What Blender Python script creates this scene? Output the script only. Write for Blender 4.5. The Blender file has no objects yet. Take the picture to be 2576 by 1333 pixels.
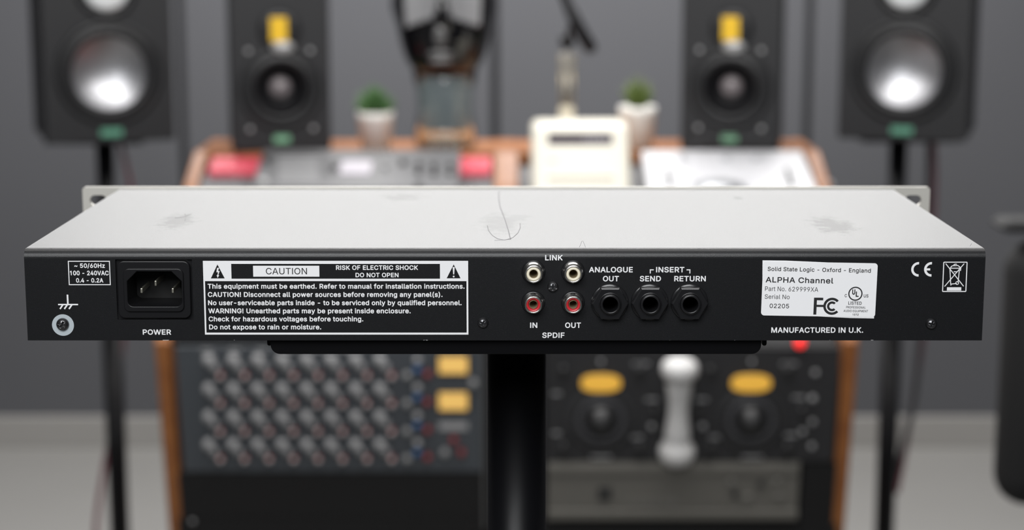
import bpy, bmesh, math, random, json
from mathutils import Vector, Matrix
from mathutils.geometry import delaunay_2d_cdt
random.seed(7)
PI = math.pi
SC = bpy.context.scene
COL = SC.collection

# ------------------------------------------------------------------ camera
FPX, PITCH, CAMZ = 4600.0, math.radians(10.0), 1.35
cd = bpy.data.cameras.new('camera')
cam = bpy.data.objects.new('camera', cd); COL.objects.link(cam)
cam.location = (0, 0, CAMZ)
cam.rotation_euler = (PI/2 - PITCH, 0, 0)
cd.sensor_width = 36.0
cd.lens = FPX * 36.0 / 2576.0
cd.clip_start = 0.02; cd.clip_end = 50
cd.dof.use_dof = True
cd.dof.focus_distance = 0.845
cd.dof.aperture_fstop = 7.2
cd.dof.aperture_blades = 0
SC.camera = cam

# ------------------------------------------------------------------ world, lights, exposure
w = bpy.data.worlds.new('world'); SC.world = w; w.use_nodes = True
bg = w.node_tree.nodes['Background']
bg.inputs['Color'].default_value = (0.86, 0.93, 1.0, 1); bg.inputs['Strength'].default_value = 0.07
def area(name, loc, target, sx, sy, watts, col=(1, 1, 1)):
    d = bpy.data.lights.new(name, 'AREA'); d.shape = 'RECTANGLE'; d.size = sx; d.size_y = sy
    d.energy = watts; d.color = col
    o = bpy.data.objects.new(name, d); COL.objects.link(o); o.location = loc
    o.rotation_euler = (Vector(target) - Vector(loc)).to_track_quat('-Z', 'Y').to_euler()
    return o
area('ceiling_lamp', (0, 4.0, 2.45), (0, 3.7, 0.6), 2.3, 1.1, 92, (1.0, 0.985, 0.97))
area('overhead_fill_near', (0, 1.35, 2.50), (0, 1.35, 0.6), 1.6, 0.9, 16, (1.0, 0.99, 0.98))  # added unseen fill, brightens the panel bend, socket rims and upper faces
area('desk_lamp_bar', (0, 2.35, 1.80), (0, 3.0, 0.9), 1.8, 0.35, 15.5, (1.0, 0.985, 0.97))
area('studio_softbox', (-0.2, -0.45, 2.05), (0, 0.9, 1.2), 1.1, 0.8, 28.5, (0.97, 0.985, 1.0))
vs = SC.view_settings
SC.display_settings.display_device = 'sRGB'
vs.view_transform = 'Standard'; vs.look = 'None'; vs.gamma = 1.0; vs.use_curve_mapping = False
vs.exposure = 0.0

# ------------------------------------------------------------------ helpers
CP, SP = math.cos(PITCH), math.sin(PITCH)
def ray(px, py):
    r, u = (px - 1288.0) / FPX, (666.5 - py) / FPX
    return Vector((r, CP + u*SP, -SP + u*CP))
CAM = Vector((0, 0, CAMZ))
def at(px, py, Y):
    d = ray(px, py); return CAM + d * (Y / d.y)

class Frame:
    """a flat mounting surface: local x, s (up along the surface), h (out towards the viewer)"""
    def __init__(s, o, up):
        s.o = Vector(o); s.X = Vector((1, 0, 0)); s.U = Vector(up).normalized(); s.N = s.X.cross(s.U).normalized()
    def p(s, x, u, h=0.0): return s.o + s.X*x + s.U*u + s.N*h
    def hit(s, px, py, h=0.0):
        d = ray(px, py); o = s.o + s.N*h
        t = (o - CAM).dot(s.N) / d.dot(s.N)
        q = CAM + d*t - o
        return q.dot(s.X), q.dot(s.U)
    def rect(s, x0, y0, x1, y1, h=0.0):
        xc, yc = (x0+x1)/2, (y0+y1)/2
        a = s.hit(x0, yc, h)[0]; b = s.hit(x1, yc, h)[0]; c = s.hit(xc, y1, h)[1]; d = s.hit(xc, y0, h)[1]
        return a, b, c, d
FLATF = Frame((0, 0, 0), (0, 0, 1))      # x, z, h = -y
UPF = Frame((0, 0, 0), (0, 1, 0))        # x, y, h = z

class B:
    def __init__(s): s.bm = bmesh.new()
    def _add(s, vs, fs, smooth=False):
        v = [s.bm.verts.new(q) for q in vs]
        for f in fs:
            try:
                g = s.bm.faces.new([v[i] for i in f]); g.smooth = smooth
            except ValueError: pass
        return s
    def box(s, x0, x1, u0, u1, h0, h1, fr=FLATF, bev=0.0):
        c = [fr.p(x, u, h) for x in (x0, x1) for u in (u0, u1) for h in (h0, h1)]
        if not bev:
            return s._add(c, [(0,1,3,2), (4,6,7,5), (0,4,5,1), (2,3,7,6), (0,2,6,4), (1,5,7,3)])
        t = bmesh.new(); v = [t.verts.new(q) for q in c]
        for f in [(0,1,3,2), (4,6,7,5), (0,4,5,1), (2,3,7,6), (0,2,6,4), (1,5,7,3)]: t.faces.new([v[i] for i in f])
        bmesh.ops.recalc_face_normals(t, faces=t.faces)
        bmesh.ops.bevel(t, geom=t.edges[:], offset=bev, segments=3, profile=0.5, affect='EDGES')
        me = bpy.data.meshes.new('t'); t.to_mesh(me); t.free(); s.bm.from_mesh(me); bpy.data.meshes.remove(me)
        return s
    def lathe(s, x, u, prof, fr=FLATF, n=32, smooth=True, closed=False, rot=0.0, sx=1.0, su=1.0, cap=True):
        """prof: list of (r, h) turned about the surface normal at (x, u)"""
        vs, fs, m = [], [], len(prof)
        for k in range(n):
            a = 2*PI*k/n + rot
            for r, h in prof: vs.append(fr.p(x + r*math.cos(a)*sx, u + r*math.sin(a)*su, h))
        for k in range(n):
            k2 = (k+1) % n
            for j in range(m if closed else m-1):
                j2 = (j+1) % m
                fs.append((k*m+j, k2*m+j, k2*m+j2, k*m+j2))
        s._add(vs, fs, smooth)
        if not closed and cap:
            b = len(s.bm.verts); s.bm.verts.ensure_lookup_table(); base = b - n*m
            for j in (0, m-1):
                if prof[j][0] > 1e-6:
                    try: s.bm.faces.new([s.bm.verts[base + k*m + j] for k in range(n)])
                    except ValueError: pass
        bmesh.ops.remove_doubles(s.bm, verts=s.bm.verts[:], dist=1e-7)
        return s
    def prism(s, poly, x0, x1, bev=0.0):
        """poly of (y, z), swept along x"""
        n = len(poly)
        t = bmesh.new()
        a = [t.verts.new((x0, y, z)) for y, z in poly]; b = [t.verts.new((x1, y, z)) for y, z in poly]
        t.faces.new(a); t.faces.new(b[::-1])
        for i in range(n): t.faces.new((a[i], b[i], b[(i+1) % n], a[(i+1) % n]))
        bmesh.ops.recalc_face_normals(t, faces=t.faces)
        if bev: bmesh.ops.bevel(t, geom=t.edges[:], offset=bev, segments=3, profile=0.5, affect='EDGES')
        me = bpy.data.meshes.new('t'); t.to_mesh(me); t.free(); s.bm.from_mesh(me); bpy.data.meshes.remove(me)
        return s
    def tube(s, pts, r, n=12):
        pts = [Vector(q) for q in pts]; rs = r if isinstance(r, (list, tuple)) else [r]*len(pts)
        vs, fs = [], []
        up = Vector((0.13, 0.21, 0.97))
        for i, q in enumerate(pts):
            t = (pts[min(i+1, len(pts)-1)] - pts[max(i-1, 0)]).normalized()
            a = t.cross(up)
            if a.length < 1e-3: a = t.cross(Vector((1, 0, 0)))
            a.normalize(); b = t.cross(a)
            for k in range(n):
                an = 2*PI*k/n; vs.append(q + (a*math.cos(an) + b*math.sin(an))*rs[i])
        for i in range(len(pts)-1):
            for k in range(n): fs.append((i*n+k, i*n+(k+1) % n, (i+1)*n+(k+1) % n, (i+1)*n+k))
        s._add(vs, fs, True)
        s.bm.verts.ensure_lookup_table(); base = len(s.bm.verts) - n*len(pts)
        s.bm.faces.new([s.bm.verts[base+k] for k in range(n)]); s.bm.faces.new([s.bm.verts[base+(len(pts)-1)*n+k] for k in range(n)])
        return s
    def ball(s, c, r, seg=24, sc=(1, 1, 1)):
        m = Matrix.Translation(c) @ Matrix.Diagonal((r*sc[0], r*sc[1], r*sc[2], 1))
        g = bmesh.ops.create_uvsphere(s.bm, u_segments=seg, v_segments=seg//2, radius=1, matrix=m)
        for v in g['verts']:
            for f in v.link_faces: f.smooth = True
        return s
    def mesh(s, name='m'):
        bmesh.ops.recalc_face_normals(s.bm, faces=s.bm.faces)
        me = bpy.data.meshes.new(name); s.bm.to_mesh(me); s.bm.free(); return me

def world_loc(o):
    v = Vector((0, 0, 0))
    while o: v += o.location; o = o.parent
    return v
def obj(name, b, m, parent=None, label=None, kind=None, loc=None):
    me = b.mesh(name) if isinstance(b, B) else b
    o = bpy.data.objects.new(name, me); COL.objects.link(o)
    if m is not None:
        me.materials.clear(); me.materials.append(m)
    base = world_loc(parent) if parent else Vector((0, 0, 0))
    if loc is None:
        if parent: me.transform(Matrix.Translation(-base))
    else:
        o.location = Vector(loc) - base
    if parent: o.parent = parent
    if label: o['label'] = label
    if kind: o['kind'] = kind
    return o
def thing(name, label, cat, loc=(0, 0, 0), group=None):
    o = bpy.data.objects.new(name, None); COL.objects.link(o); o.location = loc; o.empty_display_size = 0.02
    o['label'] = label; o['category'] = cat
    if group: o['group'] = group
    return o
def tag(o, label, cat, group=None):
    o['label'] = label; o['category'] = cat
    if group: o['group'] = group
    return o
def copy_tree(o, parent=None):
    c = o.copy(); COL.objects.link(c); c.parent = parent
    for ch in list(o.children): copy_tree(ch, c)
    return c

def mat(name, col, rough=0.5, metal=0.0, spec=0.5, bump=None, coat=0.0, emit=None, estr=0.0, var=None, trans=0.0, ior=1.5):
    m = bpy.data.materials.new(name); m.use_nodes = True
    nt = m.node_tree; p = nt.nodes['Principled BSDF']
    p.inputs['Base Color'].default_value = (*col, 1); p.inputs['Roughness'].default_value = rough
    p.inputs['Metallic'].default_value = metal; p.inputs['Specular IOR Level'].default_value = spec
    p.inputs['Coat Weight'].default_value = coat; p.inputs['IOR'].default_value = ior
    p.inputs['Transmission Weight'].default_value = trans
    if emit: p.inputs['Emission Color'].default_value = (*emit, 1); p.inputs['Emission Strength'].default_value = estr
    if bump or var:
        tc = nt.nodes.new('ShaderNodeTexCoord')
    if bump:
        sc, st, dist = bump
        n = nt.nodes.new('ShaderNodeTexNoise'); n.inputs['Scale'].default_value = sc; n.inputs['Detail'].default_value = 3
        b = nt.nodes.new('ShaderNodeBump'); b.inputs['Strength'].default_value = st; b.inputs['Distance'].default_value = dist
        nt.links.new(tc.outputs['Object'], n.inputs['Vector']); nt.links.new(n.outputs['Fac'], b.inputs['Height'])
        nt.links.new(b.outputs['Normal'], p.inputs['Normal'])
    if var:
        sc, col2 = var[:2]
        n2 = nt.nodes.new('ShaderNodeTexNoise'); n2.inputs['Scale'].default_value = sc; n2.inputs['Detail'].default_value = 4
        r = nt.nodes.new('ShaderNodeMix'); r.data_type = 'RGBA'
        r.inputs[6].default_value = (*col, 1); r.inputs[7].default_value = (*col2, 1)
        mr = nt.nodes.new('ShaderNodeMapRange'); mr.inputs['From Min'].default_value = 0.3; mr.inputs['From Max'].default_value = 0.7
        if len(var) > 2:
            mp = nt.nodes.new('ShaderNodeMapping'); mp.inputs['Scale'].default_value = var[2]
            nt.links.new(tc.outputs['Object'], mp.inputs['Vector']); nt.links.new(mp.outputs['Vector'], n2.inputs['Vector'])
        else: nt.links.new(tc.outputs['Object'], n2.inputs['Vector'])
        nt.links.new(n2.outputs['Fac'], mr.inputs['Value']); nt.links.new(mr.outputs['Result'], r.inputs[0])
        nt.links.new(r.outputs[2], p.inputs['Base Color'])
    return m

# flat printed shapes and sheet metal with holes: nested outlines fill alternately
def fill2d(polys, fr, h0, h1=None, beziers=None, offset=0.0, res=3):
    cu = bpy.data.curves.new('c', 'CURVE'); cu.dimensions = '2D'; cu.fill_mode = 'BOTH'; cu.resolution_u = res
    K = 1000.0
    if h1 is not None: cu.extrude = abs(h1 - h0)/2*K
    for poly in polys or []:
        sp = cu.splines.new('POLY'); sp.points.add(len(poly)-1)
        for q, v in zip(sp.points, poly): q.co = (v[0]*K, v[1]*K, 0, 1)
        sp.use_cyclic_u = True
    for bz in beziers or []:
        sp = cu.splines.new('BEZIER'); sp.bezier_points.add(len(bz)-1)
        for q, v in zip(sp.bezier_points, bz):
            q.handle_left_type = q.handle_right_type = 'FREE'
            q.handle_left = (v[0]*K, v[1]*K, 0); q.co = (v[2]*K, v[3]*K, 0); q.handle_right = (v[4]*K, v[5]*K, 0)
        sp.use_cyclic_u = True
    o = bpy.data.objects.new('c', cu)
    tmp = bpy.data.scenes.new('tmp'); tmp.collection.objects.link(o)
    me = bpy.data.meshes.new_from_object(o)
    bpy.data.objects.remove(o); bpy.data.scenes.remove(tmp); bpy.data.curves.remove(cu)
    hm = h0 if h1 is None else (h0+h1)/2
    M = Matrix((( fr.X.x, fr.U.x, fr.N.x, 0), (fr.X.y, fr.U.y, fr.N.y, 0), (fr.X.z, fr.U.z, fr.N.z, 0), (0, 0, 0, 1)))
    me.transform(Matrix.Translation(fr.o + fr.N*hm) @ M @ Matrix.Scale(1/K, 4))
    me.materials.clear()
    return me
def rpoly(x0, x1, u0, u1, r=0.0, n=6):
    if not isinstance(r, (list, tuple)) and r <= 0: return [(x0, u0), (x1, u0), (x1, u1), (x0, u1)]
    rr = r if isinstance(r, (list, tuple)) else [r]*4
    out = []
    for (cx, cy, a0), q in zip([(x0, u0, PI), (x1, u0, 1.5*PI), (x1, u1, 0), (x0, u1, 0.5*PI)], rr):
        sx = 1 if cx == x0 else -1; sy = 1 if cy == u0 else -1
        if q <= 0: out.append((cx, cy)); continue
        for k in range(n+1):
            a = a0 + 0.5*PI*k/n
            out.append((cx + sx*q + q*math.cos(a), cy + sy*q + q*math.sin(a)))
    return out
def circ(x, u, r, n=32, a0=0.0): return [(x + r*math.cos(2*PI*k/n + a0), u + r*math.sin(2*PI*k/n + a0)) for k in range(n)]
def arc(x, u, r0, r1, a0, a1, n=20):
    a0, a1 = math.radians(a0), math.radians(a1)
    o = [(x + r1*math.cos(a0+(a1-a0)*k/n), u + r1*math.sin(a0+(a1-a0)*k/n)) for k in range(n+1)]
    return o + [(x + r0*math.cos(a1+(a0-a1)*k/n), u + r0*math.sin(a1+(a0-a1)*k/n)) for k in range(n+1)]
def stroke(a, b, t):
    a, b = Vector(a), Vector(b); d = (b-a).normalized()*t/2; n = Vector((-d.y, d.x))
    return [tuple(a+n), tuple(a-n), tuple(b-n), tuple(b+n)]

# letter outlines: advance width and curve points (handle, point, handle) in thousandths of the letter size
GLYPHS = {
' ':(188,[]),
'!':(196,[[[87,160,67,160,66,277],[65,393,63,509,86,509],[109,509,132,509,131,393],[129,277,128,160,108,160]],[[111,-4,98,-4,85,-4],[75,0,66,9,57,18],[52,28,52,41,52,53],[57,64,66,73,75,82],[85,86,98,86,111,86],[121,82,130,73,139,64],[143,53,143,41,143,28],[139,18,130,9,121,0]]]),
"'":(206,[[[95,318,78,318,75,381],[73,445,70,509,92,509],[114,509,136,509,133,445],[131,381,128,318,112,318]]]),
'(':(273,[[[89,156,89,207,89,244],[93,283,101,324,108,364],[119,404,132,441,145,479],[160,511,177,539,196,539],[216,539,236,539,219,504],[204,467,191,428,178,389],[168,351,161,313,155,276],[151,240,151,207,151,176],[154,146,160,115,166,83],[176,51,188,16,201,-18],[217,-56,236,-96,216,-96],[196,-96,177,-96,148,-47],[126,3,111,55,97,106]]]),
')':(273,[[[57,-96,37,-96,57,-55],[73,-17,86,18,98,53],[107,85,113,116,119,147],[122,177,122,207,122,240],[118,276,112,313,105,351],[95,389,82,428,70,467],[55,504,37,539,57,539],[77,539,97,539,113,511],[128,479,142,441,155,404],[165,364,173,323,180,283],[184,244,184,207,184,156],[177,104,161,53,146,2],[125,-48,97,-96,77,-96]]]),
'-':(453,[[[263,244,337,244,337,226],[337,207,337,188,263,188],[188,188,114,188,114,207],[114,226,114,244,188,244]]]),
'.':(188,[[[108,-4,95,-4,83,-4],[72,0,63,9,54,18],[50,28,50,41,50,54],[54,65,63,73,72,82],[83,87,95,87,108,87],[119,82,128,73,137,65],[141,54,141,41,141,28],[137,18,128,9,119,0]]]),
'/':(249,[[[216,533,235,533,180,330],[126,127,71,-76,52,-76],[33,-76,14,-76,69,127],[124,330,178,533,197,533]]]),
'0':(453,[[[264,-7,227,-7,189,-7],[157,3,130,24,103,45],[83,74,69,113,55,152],[48,199,48,254,48,309],[55,356,69,395,83,434],[104,464,130,484,157,505],[189,516,227,516,264,516],[296,505,323,484,350,464],[370,434,384,395,398,356],[405,309,405,254,405,199],[398,152,384,113,370,74],[350,45,323,24,297,3]],[[202,50,227,50,252,50],[273,58,290,74,308,90],[321,113,330,144,339,174],[344,211,344,254,344,297],[339,334,330,365,321,395],[308,419,290,435,273,451],[252,460,227,460,202,460],[180,451,163,435,146,419],[132,395,123,365,114,334],[109,297,109,254,109,211],[114,174,123,144,132,113],[146,90,163,74,180,58]]]),
'1':(453,[[[181,0,76,0,76,18],[76,36,76,55,181,55],[286,55,391,55,391,36],[391,18,391,0,286,0]],[[250,509,276,509,276,339],[276,170,276,0,255,0],[234,0,212,0,212,149],[212,299,212,448,211,448],[210,448,209,448,168,418],[127,388,86,358,86,381],[86,404,86,427,123,454],[161,481,198,509,224,509]]]),
'2':(453,[[[172,0,64,0,64,16],[64,32,64,47,121,108],[177,168,234,229,254,249],[270,267,282,282,295,298],[304,313,311,327,317,341],[320,356,320,371,320,390],[316,405,308,419,299,432],[288,442,273,449,259,456],[242,460,224,460,204,460],[187,456,172,447,158,439],[147,428,139,413,131,399],[127,382,127,362,107,362],[86,362,66,362,66,392],[72,419,86,442,100,465],[119,483,143,496,167,509],[194,516,225,516,255,516],[282,509,306,497,329,484],[348,467,361,445,374,424],[381,399,381,372,381,354],[378,335,371,318,364,300],[353,280,336,259,319,237],[296,211,267,180,229,140],[191,100,153,60,153,59],[153,58,153,57,231,57],[310,57,389,57,389,38],[389,19,389,0,281,0]]]),
'4':(453,[[[164,105,40,105,40,123],[40,141,40,158,109,275],[178,392,247,509,268,509],[289,509,311,509,243,394],[176,280,109,166,109,165],[109,164,109,163,210,163],[312,163,413,163,413,144],[413,125,413,105,289,105]],[[302,0,282,0,282,40],[282,81,282,121,282,130],[282,138,282,146,282,203],[282,260,282,318,302,318],[322,318,343,318,343,212],[343,106,343,0,322,0]]]),
'5':(453,[[[254,-7,221,-7,191,-7],[164,-1,140,11,116,23],[97,39,83,60,69,81],[61,104,60,130,81,130],[101,130,122,130,124,115],[129,101,138,89,147,77],[159,67,173,60,188,53],[204,50,221,50,242,50],[260,55,276,64,292,74],[305,87,314,104,323,121],[328,141,328,162,328,184],[323,204,314,221,304,238],[291,252,275,262,258,272],[239,277,218,277,201,277],[184,274,167,268,151,263],[138,255,128,246,108,248],[88,250,67,253,77,338],[86,423,96,509,186,509],[276,509,366,509,366,490],[366,471,366,452,294,452],[222,452,151,452,145,402],[139,352,134,301,135,301],[135,301,136,301,147,311],[161,319,178,325,194,331],[211,334,229,334,253,334],[274,329,294,321,313,313],[331,301,345,285,359,270],[371,252,379,231,387,210],[391,188,391,163,391,130],[384,101,369,76,354,50],[334,30,309,15,283,1]]]),
'6':(453,[[[258,-7,226,-7,195,-7],[167,0,142,15,118,29],[98,49,84,74,71,100],[64,129,64,162,64,186],[69,212,80,239,91,266],[110,300,137,340,176,396],[214,453,252,509,276,509],[299,509,322,509,265,426],[208,344,151,261,149,261],[147,261,145,261,150,271],[157,280,165,288,174,296],[184,302,196,307,207,312],[221,314,235,314,266,314],[293,308,316,295,339,282],[357,263,370,240,382,216],[389,189,389,157,389,125],[382,97,368,73,354,48],[334,28,310,14,286,0]],[[207,48,226,48,246,48],[264,53,279,63,294,72],[306,85,314,101,323,118],[327,136,327,157,327,178],[323,197,314,213,306,230],[294,242,279,251,264,261],[246,265,226,265,207,265],[189,261,174,252,159,243],[147,230,138,214,129,198],[125,179,125,158,125,137],[129,118,138,102,147,85],[159,72,174,63,189,53]]]),
'9':(453,[[[195,516,226,516,258,516],[286,508,310,494,335,480],[354,460,368,434,382,409],[389,380,389,347,389,323],[383,297,373,270,362,243],[343,209,315,168,277,112],[239,56,200,0,177,0],[154,0,130,0,187,83],[244,165,301,248,303,248],[305,248,307,248,303,238],[296,229,287,221,279,213],[269,207,257,202,245,197],[232,195,218,195,187,195],[160,201,137,214,114,227],[96,245,83,269,70,292],[64,320,64,352,64,384],[71,412,85,436,99,461],[118,480,143,494,167,508]],[[246,460,226,460,207,460],[189,456,174,446,159,437],[147,424,138,407,130,391],[125,372,125,352,125,330],[130,312,138,295,147,279],[159,266,174,257,189,248],[207,243,226,243,246,243],[263,248,279,257,294,266],[306,279,314,295,323,311],[327,330,327,350,327,372],[323,391,314,407,306,424],[294,437,279,446,264,456]]]),
'A':(480,[[[39,0,16,0,78,170],[140,339,201,509,226,509],[251,509,276,509,338,339],[401,170,463,0,440,0],[418,0,395,0,359,101],[323,202,287,302,281,321],[273,344,264,372,255,400],[245,435,232,478,236,478],[241,478,245,478,233,435],[222,399,213,371,204,343],[196,320,191,302,155,202],[120,101,85,0,62,0]],[[197,142,110,142,110,161],[110,180,110,199,197,199],[283,199,370,199,370,180],[370,161,370,142,283,142]]]),
'C':(510,[[[293,-7,267,-7,223,-7],[184,4,150,25,116,46],[89,76,70,115,50,154],[40,201,40,254,40,308],[50,354,70,393,89,432],[116,462,150,484,184,505],[223,516,267,516,293,516],[317,512,340,504,363,497],[384,486,402,471,420,457],[436,439,448,418,460,398],[468,374,473,348,451,348],[430,348,408,348,404,366],[398,381,389,395,381,408],[370,419,357,428,345,438],[331,444,315,449,300,454],[284,456,267,456,236,456],[208,448,184,432,159,417],[139,394,125,364,111,334],[103,297,103,254,103,211],[111,175,125,145,140,115],[159,92,184,76,209,61],[236,53,267,53,284,53],[300,55,315,60,331,65],[345,71,357,81,370,90],[381,101,389,114,398,128],[404,143,408,160,430,160],[451,160,473,160,469,135],[460,111,448,91,436,70],[421,52,402,38,384,23],[363,12,341,5,318,-3]]]),
'D':(502,[[[271,0,219,0,178,0],[137,0,96,0,96,19],[96,38,96,57,136,57],[175,57,215,57,256,57],[291,65,318,81,345,97],[366,119,379,149,392,179],[399,214,399,255,399,296],[392,331,379,361,366,390],[346,412,320,428,293,444],[260,452,221,452,178,452],[136,452,93,452,93,471],[93,490,93,509,137,509],[181,509,225,509,275,509],[317,499,353,478,388,458],[415,429,433,391,452,353],[462,308,462,255,462,202],[452,157,433,119,414,81],[387,51,351,31,314,10]],[[103,509,125,509,125,339],[125,170,125,0,103,0],[82,0,60,0,60,170],[60,339,60,509,82,509]]]),
'E':(419,[[[165,0,60,0,60,170],[60,339,60,509,164,509],[268,509,372,509,372,490],[372,471,372,452,290,452],[207,452,125,452,125,396],[125,341,125,286,202,286],[278,286,355,286,355,267],[355,248,355,229,278,229],[202,229,125,229,125,172],[125,114,125,57,208,57],[292,57,375,57,375,38],[375,19,375,0,270,0]]]),
'F':(410,[[[82,0,60,0,60,170],[60,339,60,509,163,509],[266,509,369,509,369,490],[369,471,369,452,288,452],[206,452,125,452,125,394],[125,336,125,278,198,278],[272,278,346,278,346,259],[346,240,346,221,272,221],[198,221,125,221,125,147],[125,74,125,0,103,0]]]),
'G':(520,[[[309,-7,269,-7,223,-7],[184,4,149,25,115,46],[88,77,69,116,50,155],[40,201,40,254,40,308],[50,354,69,393,88,432],[115,462,149,484,183,505],[221,516,265,516,292,516],[317,512,340,504,364,496],[385,484,403,469,422,454],[437,437,449,416,461,396],[470,373,474,349,452,349],[430,349,408,349,403,365],[396,380,387,393,379,406],[368,417,356,427,344,436],[330,444,315,448,300,453],[283,456,265,456,235,456],[208,448,183,432,159,417],[139,394,125,364,111,334],[103,297,103,254,103,211],[111,175,125,145,140,115],[159,92,184,76,209,61],[237,53,269,53,297,53],[323,59,345,71,367,83],[384,101,396,123,409,146],[415,172,415,202,421,201],[428,200,434,199,384,199],[333,199,283,199,283,218],[283,237,283,256,348,256],[413,256,478,256,478,237],[478,219,478,200,478,158],[469,122,451,91,433,60],[408,36,377,19,345,2]]]),
'H':(517,[[[82,0,60,0,60,170],[60,339,60,509,82,509],[103,509,125,509,125,435],[125,362,125,289,214,289],[303,289,392,289,392,362],[392,435,392,509,414,509],[435,509,457,509,457,339],[457,170,457,0,435,0],[414,0,392,0,392,77],[392,155,392,232,303,232],[214,232,125,232,125,155],[125,77,125,0,103,0]]]),
'I':(301,[[[111,0,31,0,31,19],[31,38,31,57,60,57],[89,57,118,57,118,189],[118,320,118,452,89,452],[60,452,31,452,31,471],[31,490,31,509,111,509],[190,509,269,509,269,490],[269,471,269,452,240,452],[212,452,183,452,183,320],[183,189,183,57,212,57],[240,57,269,57,269,38],[269,19,269,0,190,0]]]),
'K':(467,[[[146,189,104,145,104,169],[104,193,104,216,116,232],[128,247,139,261,151,275],[162,290,174,303,187,317],[199,331,212,344,262,399],[313,454,364,509,392,509],[420,509,448,509,376,431],[304,353,231,276,230,276],[229,276,228,276,187,233]],[[82,0,60,0,60,170],[60,339,60,509,82,509],[103,509,125,509,125,451],[125,392,125,334,124,298],[124,261,124,225,124,214],[124,204,125,193,125,129],[125,64,125,0,103,0]],[[398,0,372,0,311,86],[249,173,188,259,201,276],[215,293,228,309,302,206],[375,103,449,0,423,0]]]),
'L':(393,[[[160,0,60,0,60,170],[60,339,60,509,82,509],[103,509,125,509,125,358],[125,208,125,57,203,57],[282,57,361,57,361,38],[361,19,361,0,261,0]]]),
'M':(628,[[[81,0,60,0,60,170],[60,339,60,509,91,509],[121,509,152,509,193,402],[235,294,277,187,280,180],[284,170,287,159,291,148],[295,136,299,123,303,110],[307,97,311,84,315,71],[319,59,322,49,317,49],[312,49,307,49,310,59],[314,70,318,83,322,95],[326,108,330,121,334,134],[338,147,342,158,346,170],[349,179,352,187,394,294],[435,402,476,509,507,509],[537,509,568,509,568,339],[568,170,568,0,547,0],[525,0,504,0,504,97],[504,194,504,291,504,302],[504,314,504,327,505,340],[505,354,505,369,505,383],[506,398,506,413,506,428],[507,443,507,457,509,457],[511,457,513,457,508,441],[503,426,498,409,492,393],[487,378,482,363,477,348],[472,334,467,322,463,309],[459,299,456,291,418,194],[380,97,342,0,323,0],[305,0,286,0,248,97],[209,194,170,291,167,299],[163,309,159,321,155,333],[150,346,145,361,140,376],[135,391,129,408,124,424],[118,441,112,457,114,457],[117,457,119,457,119,444],[120,431,120,416,120,401],[121,387,121,372,121,357],[121,342,122,328,122,315],[122,302,122,291,122,194],[122,97,122,0,101,0]]]),
'N':(523,[[[82,0,60,0,60,170],[60,339,60,509,85,509],[111,509,136,509,205,400],[274,291,343,183,349,174],[355,164,363,151,370,138],[379,123,388,107,396,90],[405,73,414,55,411,55],[408,54,405,54,403,72],[401,90,401,108,400,126],[399,142,399,157,399,172],[399,185,399,195,399,300],[399,404,399,509,420,509],[442,509,463,509,463,339],[463,170,463,0,438,0],[412,0,387,0,325,97],[264,193,202,290,194,303],[186,316,177,331,169,345],[159,362,148,381,137,400],[123,424,108,452,111,453],[115,453,119,454,120,428],[121,405,122,384,123,362],[124,344,124,328,125,312],[125,300,125,291,125,194],[125,97,125,0,103,0]]]),
'O':(533,[[[311,-7,267,-7,223,-7],[184,4,150,25,116,46],[90,76,70,115,50,154],[40,201,40,254,40,308],[50,354,70,393,90,432],[116,462,150,484,184,505],[223,516,267,516,311,516],[350,505,384,484,418,462],[444,432,464,393,483,354],[493,308,493,254,493,201],[483,154,464,115,444,76],[418,46,384,25,350,4]],[[236,53,267,53,297,53],[325,61,349,76,374,91],[394,114,408,144,423,174],[430,211,430,254,430,298],[423,335,408,365,394,395],[374,417,349,433,325,448],[297,456,267,456,236,456],[209,448,184,433,159,417],[140,394,125,364,111,334],[103,297,103,254,103,211],[111,174,125,144,140,114],[159,92,184,76,209,61]]]),
'P':(445,[[[82,0,60,0,60,170],[60,339,60,509,118,509],[177,509,235,509,274,509],[307,502,332,487,358,473],[377,454,390,430,402,405],[409,378,409,348,409,317],[402,290,390,265,377,241],[358,222,332,207,307,193],[274,186,235,186,193,186],[151,186,109,186,109,205],[109,224,109,242,150,242],[191,242,233,242,259,242],[281,247,297,256,313,265],[325,278,333,294,341,310],[344,328,344,348,344,368],[341,386,333,402,325,417],[313,430,297,439,280,448],[259,452,232,452,196,452],[160,452,125,452,125,301],[125,151,125,0,103,0]]]),
'Q':(533,[[[274,121,245,159,268,159],[290,159,313,159,332,134],[351,109,369,85,374,78],[379,71,384,65,412,27],[440,-10,468,-48,446,-48],[423,-48,401,-48,382,-23],[364,2,346,27,341,33],[336,39,331,46,302,84]],[[311,-7,267,-7,223,-7],[184,4,150,25,116,46],[90,76,70,115,50,154],[40,201,40,254,40,308],[50,354,70,393,90,432],[116,462,150,484,184,505],[223,516,267,516,311,516],[350,505,384,484,418,462],[444,432,464,393,483,354],[493,308,493,254,493,201],[483,154,464,115,444,76],[418,46,384,25,350,4]],[[236,53,267,53,297,53],[325,61,349,76,374,91],[394,114,408,144,423,174],[430,211,430,254,430,298],[423,335,408,365,394,395],[374,417,349,433,325,448],[297,456,267,456,236,456],[209,448,184,433,159,417],[140,394,125,364,111,334],[103,297,103,254,103,211],[111,174,125,144,140,114],[159,92,184,76,209,61]]]),
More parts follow.
